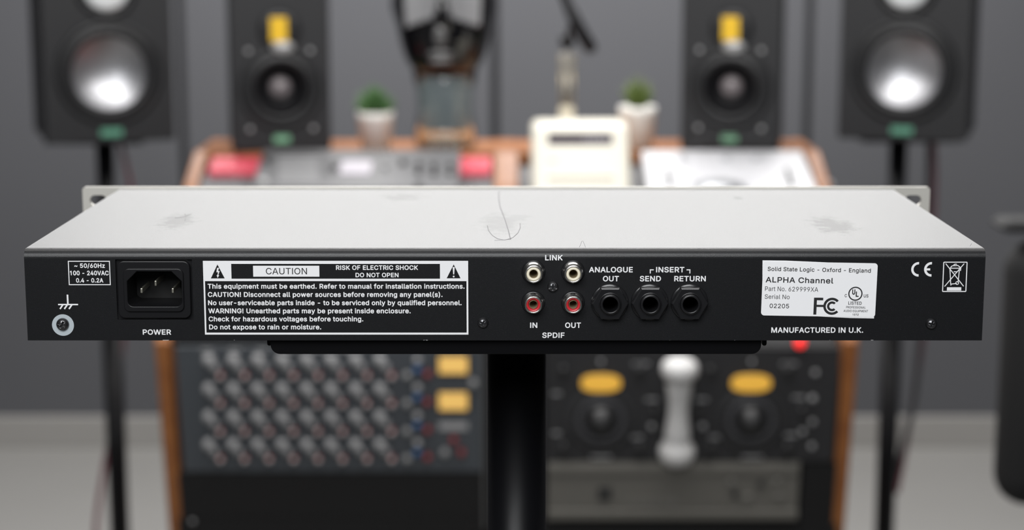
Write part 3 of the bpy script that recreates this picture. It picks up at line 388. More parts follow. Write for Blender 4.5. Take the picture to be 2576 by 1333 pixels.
# ------------------------------------------------------------------ materials
def powder(name, top=False):
    m = mat(name, (0.0048, 0.0050, 0.0060), 0.36, spec=0.42, bump=(4200, 0.42, 0.00012))
    nt = m.node_tree; p = nt.nodes['Principled BSDF']; N = nt.nodes; K = nt.links
    tc = N.new('ShaderNodeTexCoord')
    vo = N.new('ShaderNodeTexNoise'); vo.inputs['Scale'].default_value = 3200; vo.inputs['Detail'].default_value = 2
    K.new(tc.outputs['Object'], vo.inputs['Vector'])
    mr = N.new('ShaderNodeMapRange'); mr.inputs['From Min'].default_value = 0.66; mr.inputs['From Max'].default_value = 0.76
    K.new(vo.outputs['Fac'], mr.inputs['Value'])
    mx = N.new('ShaderNodeMix'); mx.data_type = 'RGBA'; mx.inputs[6].default_value = (0.0048, 0.0050, 0.0060, 1); mx.inputs[7].default_value = (0.06, 0.06, 0.065, 1)
    K.new(mr.outputs['Result'], mx.inputs[0]); K.new(mx.outputs[2], p.inputs['Base Color'])
    if top:
        # handling marks: polished patches where the texture is rubbed flat
        geo = N.new('ShaderNodeNewGeometry'); prev = None
        nz = N.new('ShaderNodeTexNoise'); nz.inputs['Scale'].default_value = 150; nz.inputs['Detail'].default_value = 6; nz.inputs['Roughness'].default_value = 0.75
        K.new(geo.outputs['Position'], nz.inputs['Vector'])
        for (px, py, rx, ry, amt) in MARKS:
            c = at(px, py, 1); d = ray(px, py); t = (ZT - CAMZ)/d.z; c = CAM + d*t
            sb = N.new('ShaderNodeVectorMath'); sb.operation = 'SUBTRACT'; sb.inputs[1].default_value = c
            K.new(geo.outputs['Position'], sb.inputs[0])
            sc = N.new('ShaderNodeVectorMath'); sc.operation = 'MULTIPLY'; sc.inputs[1].default_value = (1/rx, 1/ry, 0)
            K.new(sb.outputs[0], sc.inputs[0])
            ln = N.new('ShaderNodeVectorMath'); ln.operation = 'LENGTH'; K.new(sc.outputs[0], ln.inputs[0])
            ad = N.new('ShaderNodeMath'); ad.operation = 'MULTIPLY_ADD'; ad.inputs[1].default_value = 2.6; ad.inputs[2].default_value = -1.3
            K.new(nz.outputs['Fac'], ad.inputs[0])
            su = N.new('ShaderNodeMath'); su.operation = 'ADD'; K.new(ln.outputs['Value'], su.inputs[0]); K.new(ad.outputs[0], su.inputs[1])
            r = N.new('ShaderNodeMapRange'); r.inputs['From Min'].default_value = 0.95; r.inputs['From Max'].default_value = 0.45
            r.inputs['To Min'].default_value = 0; r.inputs['To Max'].default_value = amt
            K.new(su.outputs[0], r.inputs['Value'])
            if prev is None: prev = r.outputs['Result']
            else:
                mm = N.new('ShaderNodeMath'); mm.operation = 'MAXIMUM'; K.new(prev, mm.inputs[0]); K.new(r.outputs['Result'], mm.inputs[1]); prev = mm.outputs[0]
        q = N.new('ShaderNodeMapRange'); q.inputs['To Min'].default_value = TOPSPEC; q.inputs['To Max'].default_value = TOPSPEC*0.45
        K.new(prev, q.inputs['Value']); K.new(q.outputs['Result'], p.inputs['Specular IOR Level'])
        g1_ = N.new('ShaderNodeMapRange'); g1_.inputs['From Min'].default_value = 0.25; g1_.inputs['From Max'].default_value = 0.75
        g1_.inputs['To Min'].default_value = 0.20; g1_.inputs['To Max'].default_value = 0.86; K.new(vo.outputs['Fac'], g1_.inputs['Value'])
        g2_ = N.new('ShaderNodeMapRange'); g2_.inputs['To Min'].default_value = 1.0; g2_.inputs['To Max'].default_value = 0.5; K.new(prev, g2_.inputs['Value'])
        g3_ = N.new('ShaderNodeMath'); g3_.operation = 'MULTIPLY'; K.new(g1_.outputs['Result'], g3_.inputs[0]); K.new(g2_.outputs['Result'], g3_.inputs[1])
        K.new(g3_.outputs[0], p.inputs['Sheen Weight'])
        p.inputs['Roughness'].default_value = TOPROUGH; p.inputs['IOR'].default_value = 1.7; p.inputs['Sheen Weight'].default_value = 0.6; p.inputs['Sheen Roughness'].default_value = 0.4
    else:
        # paint chips showing bare metal along the lowest edge
        geo = N.new('ShaderNodeNewGeometry'); sp = N.new('ShaderNodeSeparateXYZ'); K.new(geo.outputs['Position'], sp.inputs[0])
        e = N.new('ShaderNodeMapRange'); e.inputs['From Min'].default_value = ZT-HB+0.0004; e.inputs['From Max'].default_value = ZT-HB+0.0001
        K.new(sp.outputs['Z'], e.inputs['Value'])
        n2 = N.new('ShaderNodeTexNoise'); n2.inputs['Scale'].default_value = 160; n2.inputs['Detail'].default_value = 5
        K.new(geo.outputs['Position'], n2.inputs['Vector'])
        r = N.new('ShaderNodeMapRange'); r.inputs['From Min'].default_value = 0.63; r.inputs['From Max'].default_value = 0.66; K.new(n2.outputs['Fac'], r.inputs['Value'])
        mu = N.new('ShaderNodeMath'); mu.operation = 'MULTIPLY'; K.new(e.outputs['Result'], mu.inputs[0]); K.new(r.outputs['Result'], mu.inputs[1])
        m2 = N.new('ShaderNodeMix'); m2.data_type = 'RGBA'; m2.inputs[7].default_value = (0.4, 0.4, 0.4, 1)
        K.new(mu.outputs[0], m2.inputs[0]); K.new(mx.outputs[2], m2.inputs[6]); K.new(m2.outputs[2], p.inputs['Base Color'])
    return m

YR, ZT, CX, HW, HB = 0.8245, 1.2118, -0.0033, 0.2200, 0.0425
LEN = 0.208
TOPSPEC, TOPROUGH = 1.0, 0.42
MARKS = [(445, 556, 0.011, 0.030, 0.9), (1012, 496, 0.014, 0.018, 0.7), (1262, 560, 0.013, 0.040, 0.6), (2092, 566, 0.0125, 0.034, 1.0), (1855, 498, 0.003, 0.008, 0.8), (1300, 545, 0.008, 0.012, .4)]
M_PANEL = powder('black_powder_coat'); M_TOP = powder('black_powder_coat_top', True)
M_ALU = mat('brushed_aluminium', (0.62, 0.60, 0.55), 0.42, 0.35, bump=(900, 0.1, 0.0001))
M_WHITE = mat('white_print', (0.80, 0.80, 0.81), 0.55, bump=(2300, 0.25, 0.0001))
M_INK = mat('black_ink', (0.012, 0.012, 0.013), 0.5)
M_STICK = mat('white_label_film', (0.84, 0.84, 0.85), 0.35)
M_BLK = mat('black_plastic', (0.008, 0.008, 0.009), 0.38, spec=0.3, bump=(700, 0.1, 0.0001))
M_BLKG = mat('glossy_black_plastic', (0.010, 0.010, 0.011), 0.22)
M_DEEP = mat('black_socket_interior', (0.004, 0.004, 0.004), 0.7)
M_NICKEL = mat('nickel_plate', (0.72, 0.70, 0.67), 0.22, 1.0)
M_BRASS = mat('dull_brass_contact', (0.32, 0.26, 0.16), 0.45, 0.6)
M_CREAMI = mat('cream_insulator', (0.80, 0.74, 0.58), 0.4)
M_REDI = mat('red_insulator', (0.50, 0.022, 0.03), 0.35)
M_SCREW = mat('black_zinc_screw', (0.10, 0.10, 0.105), 0.28, 0.9)
M_WASH = mat('bare_metal_earth_pad', (0.44, 0.49, 0.52), 0.5, 0.1)
M_PIN = mat('tinned_pin', (0.62, 0.60, 0.50), 0.3, 0.9)

# ------------------------------------------------------------------ the room
WY, XL, XR = 4.82, -3.0, 3.0
M_WALL = mat('dark_grey_acoustic_fabric', (0.108, 0.110, 0.120), 0.9, bump=(260, 0.3, 0.0008))
M_GAP = mat('dark_recess', (0.05, 0.05, 0.055), 0.9)
M_FLOOR = mat('pale_grey_floor', (0.27, 0.265, 0.255), 0.55, var=(1.2, (0.245, 0.24, 0.23)))
M_SKIRT = mat('grey_skirting', (0.36, 0.35, 0.335), 0.6)
M_CEIL = mat('white_ceiling', (0.6, 0.6, 0.6), 0.9)
def struct(name, b, m, parent=None): return obj(name, b, m, parent, kind='structure')
struct('floor', B().box(XL, XR, -1.6, WY+0.1, -0.05, 0, Frame((0, 0, 0), (0, 1, 0))), M_FLOOR)
wall = struct('wall_back', B().box(XL, XR, 0, 2.6, 0, 0.08, Frame((0, WY+0.11, 0), (0, 0, 1))), M_GAP)
seam = [at(px, 200, WY).x for px in (455, 1245, 2035)]
pw = seam[1]-seam[0]; x = seam[0] - 3*pw
while x < XR:
    obj('wall_panel', B().box(max(x+0.011, XL), min(x+pw-0.011, XR), 0.0, 2.58, 0, 0.03, Frame((0, WY+0.03, 0), (0, 0, 1)), bev=0.004), M_WALL, wall)
    x += pw
struct('wall_left', B().box(XL-0.1, XL, 0, 2.6, -WY, 1.6), M_WALL)
struct('wall_right', B().box(XR, XR+0.1, 0, 2.6, -WY, 1.6), M_WALL)
struct('ceiling', B().box(XL, XR, -1.6, WY, 2.6, 2.65, Frame((0, 0, 0), (0, 1, 0))), M_CEIL)
struct('baseboard_back', B().box(XL, XR, 0, 0.085, 0, 0.014, Frame((0, WY, 0), (0, 0, 1)), bev=0.003), M_SKIRT)

# ------------------------------------------------------------------ the rack unit seen from behind
RF = Frame((0, YR, 0), (0, 0, 1))
unit = thing('rack_unit', 'black one-unit rack processor with printed rear panel resting on the stand plate', 'audio processor', (CX, YR, ZT-HB))
zb = ZT - HB; RB = 0.004
x0, x1 = CX-HW, CX+HW
cut = RF.rect(292.5, 652.5, 485, 803.5)
RCA = [(1342, 683.7, 'c'), (1441.3, 683.7, 'c'), (1341.4, 760.3, 'r'), (1441, 760.3, 'r')]
JACK = [(1533.7, 759.3), (1633.9, 759.3), (1733.7, 759.3)]
holes = [rpoly(cut[0], cut[1], cut[2], cut[3])]
for px, py, _ in RCA: holes.append(circ(*RF.hit(px, py), 0.0035))
for px, py in JACK: holes.append(circ(*RF.hit(px, py), 0.0046))
sheet = fill2d([rpoly(x0, x1, zb, ZT-RB)] + holes, RF, -0.0014, 0.0)
b = join([sheet])
n = 10
arcp = [(YR+RB-RB*math.cos(PI/2*k/n), ZT-RB+RB*math.sin(PI/2*k/n)) for k in range(n+1)]
inn = [(YR+RB-(RB-.0014)*math.cos(PI/2*k/n), ZT-RB+(RB-.0014)*math.sin(PI/2*k/n)) for k in range(n, -1, -1)]
b.prism(arcp+inn, x0, x1)
rear = obj('rear_panel', b, M_PANEL, unit)
# top cover, bottom and sides
yc = YR + RB + 0.0004
obj('top_cover', B().prism([(yc, ZT-0.0013), (yc, ZT-0.00035), (yc+0.00035, ZT), (YR+LEN, ZT), (YR+LEN, ZT-0.0013)], x0, x1), M_TOP, unit)
b = B().box(x0, x0+0.0014, zb, ZT-0.0013, -(YR+LEN), -(YR+0.0015)).box(x1-0.0014, x1, zb, ZT-0.0013, -(YR+LEN), -(YR+0.0015))
b.box(x0+0.0014, x1-0.0014, zb, zb+0.0014, -(YR+LEN), -(YR+0.0015))
b.box(x0+0.002, x1-0.002, ZT-0.0022, ZT-0.0016, -(YR+0.02), -(YR+0.0015))
obj('chassis_shell', b, M_PANEL, unit)
def hair(pts, r=0.00010):
    P_ = []
    for px, py in pts:
        d = ray(px, py); q = CAM + d*((ZT - CAMZ)/d.z); P_.append(Vector((q.x, q.y, ZT + 0.00005)))
    obj('dust_hair', B().tube(P_, r, 5), M_HAIR, unit)
M_HAIR = mat('grey_dust_hair', (0.34, 0.33, 0.34), 0.8)
hair([(1255, 482), (1255, 500), (1258, 520), (1266, 540), (1273, 560), (1279, 580), (1284, 601)], 0.00022)
hair([(1226, 568), (1229, 580), (1238, 592), (1252, 601), (1270, 604), (1290, 598), (1303, 586), (1309, 572), (1308, 562)], 0.00016)
hair([(1244, 605), (1262, 604), (1286, 602)]); hair([(1457, 622), (1461, 614), (1463, 607)]); hair([(1466, 606), (1469, 612), (1473, 622)])
hair([(2440, 619), (2444, 613)]); hair([(465, 556), (468, 545), (465, 538)]); hair([(440, 549), (462, 546), (482, 538)])
# front panel with rack ears
FF = Frame((0, YR+LEN, 0), (0, 0, 1))
fz = ZT+0.0012
slot = []
for px in (247, 2297):
    cx, cz = FF.hit(px, 504)
    for z in (cz, fz-0.044+(fz-cz)):
        slot.append(rpoly(cx-0.0048, cx+0.0048, z-0.0030, z+0.0030, 0.00299))
obj('front_panel', fill2d([rpoly(CX-0.2413, CX+0.2413, fz-0.044, fz, 0.0018)] + slot, FF, -0.003, 0.0), M_ALU, unit)

# mains inlet
M_INL = mat('inlet_plastic', (0.008, 0.008, 0.009), 0.33, spec=0.3, bump=(500, 0.08, 0.0001))
inlet = obj('power_inlet', join([fill2d([rpoly(cut[0]-.002, cut[1]+.002, cut[2]-.002, cut[3]+.002), rpoly(cut[0]+.004, cut[1]-.004, cut[2]+.004, cut[3]-.004)], RF, -0.0030, -0.0016)]), M_INL, unit)
fl = RF.rect(296, 657, 478.5, 800, 0.001)
col = RF.rect(311, 676, 461.5, 783.5, 0.002)
cav = RF.rect(320.5, 682.5, 457, 771, 0.002)
ch = 0.0045
def iec(r0, shrink=0.0):
    a, b_, c, d = cav[0]+shrink, cav[1]-shrink, cav[2]+shrink, cav[3]-shrink
    low = rpoly(a, b_, c, d, [0.0026, 0.0026, 0, 0])
    return low[:-2] + [(b_, d-ch), (b_-ch, d), (a+ch, d), (a, d-ch)]
def bev2d(polys, fr, h0, h1, bev, res=2):
    cu_off = -bev*1000.0
    cu = bpy.data.curves.new('c', 'CURVE'); cu.dimensions = '2D'; cu.fill_mode = 'BOTH'
    K = 1000.0; cu.extrude = ((h1-h0)/2 - bev)*K; cu.bevel_depth = bev*K; cu.bevel_resolution = res; cu.offset = cu_off
    for poly in polys:
        sp = cu.splines.new('POLY'); sp.points.add(len(poly)-1)
        for q, v in zip(sp.points, poly): q.co = (v[0]*K, v[1]*K, 0, 1)
        sp.use_cyclic_u = True
    o = bpy.data.objects.new('c', cu); tmp = bpy.data.scenes.new('tmp'); tmp.collection.objects.link(o)
    me = bpy.data.meshes.new_from_object(o)
    bpy.data.objects.remove(o); bpy.data.scenes.remove(tmp); bpy.data.curves.remove(cu)
    M = Matrix(((fr.X.x, fr.U.x, fr.N.x, 0), (fr.X.y, fr.U.y, fr.N.y, 0), (fr.X.z, fr.U.z, fr.N.z, 0), (0, 0, 0, 1)))
    me.transform(Matrix.Translation(fr.o + fr.N*(h0+h1)/2) @ M @ Matrix.Scale(1/K, 4)); me.materials.clear()
    return me
obj('flange', bev2d([rpoly(fl[0], fl[1], fl[2], fl[3], 0.003), rpoly(col[0]+.0004, col[1]-.0004, col[2]+.0004, col[3]-.0004, 0.0028)], RF, -0.0016, 0.0010, 0.0004), M_INL, inlet)
obj('socket_shell', bev2d([rpoly(col[0], col[1], col[2], col[3], 0.0026), iec(0)], RF, -0.019, 0.0022, 0.0003), M_INL, inlet)
obj('socket_base', B().box(col[0], col[1], col[2], col[3], -0.0205, -0.019, RF), M_DEEP, inlet)
for (a, c, d, e) in ((351.8, 726, 357.6, 738.3), (387.4, 707, 392.8, 720.3), (430.6, 726, 436.2, 738.3)):
    r = RF.rect(a, c, d, e, 0.0)
    obj('pin', B().box(r[0], r[1], r[2], r[3], -0.019, -0.001, RF, bev=0.0003), M_PIN, inlet)

# phono sockets
for px, py, k in RCA:
    x, z = RF.hit(px, py)
    base = obj('phono_socket', B().lathe(x, z, [(0.0036, 0), (0.0036, 0.0006), (0.0044, 0.0010), (0.0049, 0.0010), (0.00545, 0.0004), (0.00545, 0)], RF, closed=True), M_BLKG, unit,
               label='phono socket with %s insulator' % ('cream' if k == 'c' else 'red'))
    obj('metal_barrel', B().lathe(x, z, [(0.0031, -0.010), (0.0047, -0.0002), (0.0047, 0.0012), (0.0042, 0.0016), (0.0040, 0.0020), (0.00405, 0.0060), (0.0039, 0.0064), (0.0034, 0.0065), (0.0032, 0.0062), (0.0031, 0.0055)], RF, 40, closed=True), M_NICKEL, base)
    if k == 'c':
        obj('insulator', B().lathe(x, z, [(0.0031, 0.001), (0.0031, 0.0060), (0.0029, 0.0062), (0.0022, 0.0062), (0.00200, 0.0059), (0.0020, 0.001)], RF, 32, closed=True), M_CREAMI, base)
    else:
        obj('insulator', B().lathe(x, z, [(0.0031, 0.001), (0.0031, 0.0059), (0.0029, 0.0060), (0.0024, 0.0052), (0.0021, 0.0050), (0.0020, 0.001)], RF, 32, closed=True), M_REDI, base)
    obj('contact_sleeve', B().lathe(x, z, [(0.00198, -0.009), (0.00198, 0.0053), (0.0019, 0.0055), (0.0018, 0.0053), (0.0018, -0.0045), (0.0001, -0.0046), (0.0001, -0.009)], RF, 24, closed=True), M_BRASS, base)

# jack sockets
for px, py in JACK:
    x, z = RF.hit(px, py)
    s = obj('jack_socket', B().lathe(x, z, [(0.0046, -0.022), (0.0046, 0.0064), (0.0043, 0.0069), (0.0038, 0.0070), (0.0035, 0.0067), (0.0034, 0.006), (0.0034, -0.022)], RF, 40, closed=True), M_BLKG, unit)
    obj('washer', B().lathe(x, z, [(0.0047, 0), (0.0047, 0.0011), (0.0082, 0.0011), (0.0086, 0.0007), (0.0086, 0)], RF, 40, closed=True), M_BLKG, s)
    obj('hex_nut', B().lathe(x, z, [(0.0050, 0.0011), (0.0050, 0.0047), (0.0077, 0.0047), (0.0081, 0.0046), (0.0085, 0.0041), (0.0085, 0.0012)], RF, 6, smooth=False, closed=True), M_BLKG, s)
    obj('nut_collar', B().lathe(x, z, [(0.0047, 0.0040), (0.0047, 0.0051), (0.0050, 0.0051), (0.0053, 0.0049), (0.0053, 0.0040)], RF, 32, closed=True), M_BLKG, s)
    obj('socket_base', B().lathe(x, z, [(0.0046, -0.024), (0.0046, -0.022)], RF, 24), M_DEEP, s)

# screws: domed heads with a real cross recess
def screw_mesh():
    f0 = FLATF
    hd = B().lathe(0, 0, [(0.0026, 0), (0.00258, 0.0004), (0.0023, 0.0011), (0.0017, 0.0016), (0.0009, 0.0019), (0.0, 0.0020)], f0, 32).mesh()
    c = B().box(-0.0014, 0.0014, -0.00036, 0.00036, 0.0008, 0.004, f0).mesh(); c2 = B().box(-0.00036, 0.00036, -0.0014, 0.0014, 0.0008, 0.004, f0).mesh()
    c3 = B().lathe(0, 0, [(0.0006, 0.0006), (0.0007, 0.004)], f0, 12).mesh()
    o = bpy.data.objects.new('s', hd); COL.objects.link(o)
    cs = []
    for q in (c, c2, c3):
        oc = bpy.data.objects.new('k', q); COL.objects.link(oc); cs.append(oc)
        md = o.modifiers.new('b', 'BOOLEAN'); md.operation = 'DIFFERENCE'; md.solver = 'EXACT'; md.object = oc
    dg = bpy.context.evaluated_depsgraph_get(); dg.update()
    me = bpy.data.meshes.new_from_object(o.evaluated_get(dg))
    for q in [o]+cs: bpy.data.objects.remove(q)
    return me
scr = screw_mesh(); scr.materials.clear(); scr.materials.append(M_SCREW)
def screw(px, py, k, rot):
    x, z = RF.hit(px, py)
    o = bpy.data.objects.new('screw', scr); COL.objects.link(o); o.parent = unit
    o.location = Vector((x, YR - (0.00007 if k > 1.1 else 0), z)) - unit.location; o.scale = (k, k, k); o.rotation_euler = (0, rot, 0)
    return o
screw(158, 815.5, 1.14, 0.5); screw(1390.7, 721, 0.98, 0.06); screw(1215, 812, 0.96, 0.5); screw(2342.5, 814, 1.0, 0.3)
x, z = RF.hit(158.5, 817.5)
obj('earth_pad', B().lathe(x, z, [(0.00505, 0), (0.00505, 0.00007)], RF, 48), M_WASH, unit)
# printed legends
def R(x0, y0, x1, y1, fr=RF): return fr.rect(x0, y0, x1, y1)
def frame_poly(px0, py0, px1, py1, t, fr=RF, r=0.0):
    a = fr.rect(px0, py0, px1, py1); tt = t*0.000182
    return [rpoly(a[0], a[1], a[2], a[3], r), rpoly(a[0]+tt, a[1]-tt, a[2]+tt, a[3]-tt, max(r-tt, 0))]
vb = obj('voltage_legend', fill2d(frame_poly(172, 656, 277.5, 717, 2.2), RF, 5e-5), M_WHITE, unit)
lettering("~ 50/60Hz", RF, 187, 264, 673.8, 11.2, M_WHITE, vb)
lettering("100 - 240VAC", RF, 176.3, 273.6, 692.5, 11.6, M_WHITE, vb)
lettering("0.4 - 0.2A", RF, 191.5, 260, 710.7, 11.2, M_WHITE, vb)
lettering("POWER", RF, 359.3, 430.6, 841.8, 13.2, M_WHITE, unit)
def P(px, py, fr=RF): return fr.hit(px, py)
def box2(px0, py0, px1, py1, fr=RF): a = fr.rect(px0, py0, px1, py1); return rpoly(*a)
S = 0.000182
es = [box2(168.2, 741, 172.3, 765, RF), box2(146.2, 764.2, 196.4, 767.6, RF)]
for a, c in (((157.8, 767), (151, 777)), ((169, 767), (162, 777)), ((180.6, 767), (173.6, 777))): es.append(stroke(P(*a), P(*c), 3.8*S))
obj('earth_symbol', polys_mesh(es, RF, 5e-5), M_WHITE, unit)
# caution plate
def tri(a, b_, c): return [P(*a), P(*b_), P(*c)]
cp = [rpoly(*RF.rect(513, 656, 1178, 841.5)), rpoly(*RF.rect(517.6, 707, 1173.8, 836.5)), rpoly(*RF.rect(582, 663.6, 1106.8, 701)), rpoly(*RF.rect(636.8, 668.3, 803.4, 695.8)),
      tri((530.4, 700.3), (565.4, 700.3), (547, 665)), tri((1123.6, 700), (1158.6, 700), (1141.3, 665))]
bolt = [P(546.2, 673.5), P(551.2, 673.5), P(548.6, 681.5), P(552.8, 681.5), P(549, 692), P(551.4, 692), P(547.6, 699), P(545, 692), P(547, 692), P(548.6, 684.6), P(544.4, 684.6)]
excl = [P(1138.7, 671.5), P(1143.9, 671.5), P(1142.6, 690), P(1140, 690)]
cp += [bolt, excl, circ(*P(1141.3, 695.5), 2.3*S, 16)]
ca = obj('caution_legend', fill2d(cp, RF, 5e-5), M_WHITE, unit)
lettering("CAUTION", RF, 669, 772.4, 689.8, 15.8, M_INK, ca, h=1e-4, bold=0.004)
for s, a, c, y, hh in (("RISK OF ELECTRIC SHOCK", 845.3, 1051.6, 678.9, 11.6), ("DO NOT OPEN", 894.4, 1002.7, 697.3, 11.2),
    ("This equipment must be earthed. Refer to manual for installation instructions.", 522.4, 1168.8, 726.2, 12.4),
    ("CAUTION! Disconnect all power sources before removing any panel(s).", 523, 1113.3, 746.9, 12.4),
    ("No user-serviceable parts inside - to be serviced only by qualified personnel.", 523.5, 1161.3, 767.7, 12.4),
    ("WARNING! Unearthed parts may be present inside enclosure.", 524.4, 1033.2, 788.1, 12.4),
    ("Check for hazardous voltages before touching.", 525, 914, 808.4, 12.4),
    ("Do not expose to rain or moisture.", 526.1, 808.2, 828.6, 12.4)):
    lettering(s, RF, a, c, y, hh, M_WHITE, ca)
for s, a, c, y in (("LINK", 1371.3, 1415.5, 654.9), ("ANALOGUE", 1481.6, 1591.9, 685.1), ("OUT", 1516.6, 1557, 707.7), ("INSERT", 1650.3, 1721.6, 685.1),
    ("SEND", 1609.3, 1662.7, 707.7), ("RETURN", 1696, 1775.5, 707.7), ("IN", 1333.5, 1351.7, 824.8), ("OUT", 1421.5, 1461.5, 824.8), ("SPDIF", 1364, 1420.2, 850), ("MANUFACTURED IN U.K.", 1940, 2171.3, 837)):
    lettering(s, RF, a, c, y, 13.7, M_WHITE, unit)
obj('bracket_mark', polys_mesh([box2(1634.6, 677.3, 1644.6, 679.9), box2(1634.6, 679.9, 1637.1, 687.8)], RF, 5e-5), M_WHITE, unit)
obj('bracket_mark', polys_mesh([box2(1727, 677.3, 1736.7, 679.9), box2(1734.2, 679.9, 1736.7, 687.8)], RF, 5e-5), M_WHITE, unit)
# rating sticker, slightly askew, over the edge of an older one
obj('old_sticker', polys_mesh([[P(1918.2, 654.6), P(1976, 655.3), P(2199, 665), P(2198.6, 800.8), P(2141, 799.8), P(1917.4, 789)]], RF, 1.0e-4), M_STICK, unit)
SF = Frame((0, YR, 0), (0, 0, 1)); an = math.radians(-1.02)
SF.X = Vector((math.cos(an), 0, math.sin(an))); SF.U = Vector((-math.sin(an), 0, math.cos(an)))
s0 = SF.hit(1919.8, 656.5); s1 = SF.hit(2200.8, 799)
st = obj('rating_sticker', fill2d([rpoly(s0[0], s1[0], s1[1]+0.0002, s0[1]-0.0001, 0.0015)], SF, 1.2e-4, 2.4e-4), M_STICK, unit)
hs = 3.0e-4
for s, a, c, y, y2, hh, bo in (("Solid State Logic - Oxford - England", 1930.9, 2190.5, 681.6, 685.6, 10.4, 0.022), ("ALPHA Channel", 1925.8, 2096, 710.2, 713, 13.9, 0.030),
    ("Part No. 629999XA", 1924.4, 2058, 731.6, 733.7, 11.2, -0.016), ("Serial No", 1923.6, 1986.3, 751.2, 752.2, 10.8, -0.016), ("02205", 1935.8, 1984.8, 774.5, 775.2, 10.8, 0.012),
    ("LISTED", 2133.8, 2167.5, 766, 766.6, 8, 0.02), ("PROFESSIONAL", 2128.5, 2177.5, 775.3, 776.1, 5.4, 0.012), ("AUDIO EQUIPMENT", 2122, 2183.6, 784.3, 785.4, 5.4, 0.012), ("15TZ", 2144.6, 2160, 793.8, 794, 5, 0.02),
    ("C", 2124.8, 2130.4, 747.2, 747.2, 7.6, 0.02), ("US", 2172.6, 2184.4, 748, 748.2, 7.8, 0.02), ("U", 2143.4, 2151.2, 741.0, 741.0, 13.5, 0.05), ("L", 2152.4, 2160, 746.6, 746.6, 13.5, 0.05)):
    lettering(s, SF, a, c, y, hh, M_INK, st, h=hs, bold=bo, yb2=y2)
def PS(px, py): return SF.hit(px, py, hs)
uc = PS(2151.9, 738.8); uo = S*18
obj('approval_ring', fill2d([circ(*uc, uo, 48), circ(*uc, uo-3.0*S, 48)], SF, hs), M_INK, st)
fc = PS(2093, 770.3)
def sb(a, b_, c, d): q = SF.rect(a, b_, c, d, hs); return rpoly(*q)
obj('approval_mark', polys_mesh([sb(2046.9, 748.6, 2054.4, 791.2), sb(2054.4, 748.7, 2071, 755.2), sb(2054.4, 766.6, 2071.5, 772.0),
    arc(*fc, 15.8*S, 22.0*S, 42, 318, 40), arc(*fc, 6.8*S, 12.6*S, 45, 315, 32)], SF, hs), M_INK, st)
# conformity mark and bin symbol
c1, c2 = P(2310.8, 677.3), P(2343.2, 677.3)
obj('conformity_mark', polys_mesh([arc(*c1, 12.6*S, 18.6*S, 88, 272, 32), arc(*c2, 12.6*S, 18.6*S, 88, 272, 32), box2(2328, 674.9, 2340, 680.2)], RF, 5e-5), M_WHITE, unit)
bs = obj('bin_symbol', fill2d(frame_poly(2371.4, 658.2, 2432.4, 734.2, 2.4, r=0.0005), RF, 5e-5), M_WHITE, unit)
t = 2.2*S
ln = [((2379, 663), (2424, 720)), ((2425.5, 663), (2376, 720.5)), ((2389.5, 674), (2391.5, 715)), ((2413.5, 677), (2410, 711)), ((2389, 674.5), (2417, 674.5)), ((2391.5, 714.5), (2407, 713)),
      ((2391, 673), (2395, 668.5)), ((2395, 668.5), (2410, 667.8)), ((2410, 667.8), (2416, 673)), ((2399, 667), (2401, 664.5)), ((2401, 664.5), (2407, 664.5)), ((2417, 674), (2416, 681)), ((2399, 683.5), (2408, 683.5)), ((2392, 714), (2392, 718))]
obj('bin_outline', polys_mesh([stroke(P(*a), P(*c), t) for a, c in ln] + [arc(*P(2407.8, 711.8), 2.8*S, 4.6*S, 0, 359.9, 24), box2(2382, 722.4, 2418, 730.8)], RF, 5e-5), M_WHITE, bs)

# ------------------------------------------------------------------ the stand below it
M_STAND = mat('satin_black_steel', (0.003, 0.003, 0.0036), 0.36, spec=0.14)
M_TUBE = mat('glossy_black_tube', (0.004, 0.004, 0.005), 0.3, spec=0.5)
yl = YR + 0.004
LFm = Frame((0, yl, 0), (0, 0, 1))
a = LFm.rect(680.5, 857, 1915, 891)
xa, xb, zl = a[0], a[1], a[2]
xm = (xa+xb)/2
sm = at(1300, 1000, 0.935).x
stand = thing('equipment_stand', 'black steel stand with flat plate and round pole under the rack processor', 'stand', (sm, 0.935, 0))
obj('plate', B().box(xa+0.004, xb-0.004, zb-0.0022, zb-0.0001, -(yl+0.20), -(yl+0.003)), M_STAND, stand)
obj('front_lip', bev2d([rpoly(xa, xb, zl, zb-0.0003, [0.0044, 0.0044, 0, 0])], LFm, -0.004, 0.0, 0.0004), M_STAND, stand)
for sx, (pa, pb) in ((1, (663, 675)), (-1, (1926, 1938))):
    q = LFm.rect(pa, 857, pb, 884)
    obj('side_clip', bev2d([rpoly(q[0], q[1], q[2], zb-0.0003, [0.001, 0.001, 0, 0])], Frame((0, yl+0.012, 0), (0, 0, 1)), -0.06, 0.0, 0.0003), M_STAND, stand)
obj('pole', B().lathe(sm, 0.935, [(0.0157, 0.02), (0.0157, zb-0.0045)], UPF, 48), M_TUBE, stand)
obj('mounting_flange', B().lathe(sm, 0.935, [(0.035, zb-0.0062), (0.035, zb-0.0022)], UPF, 40), M_STAND, stand)
obj('base_plate', B().lathe(sm, 0.935, [(0.0, 0.0), (0.20, 0.0), (0.20, 0.012), (0.03, 0.02), (0.018, 0.03)], UPF, 48), M_STAND, stand)

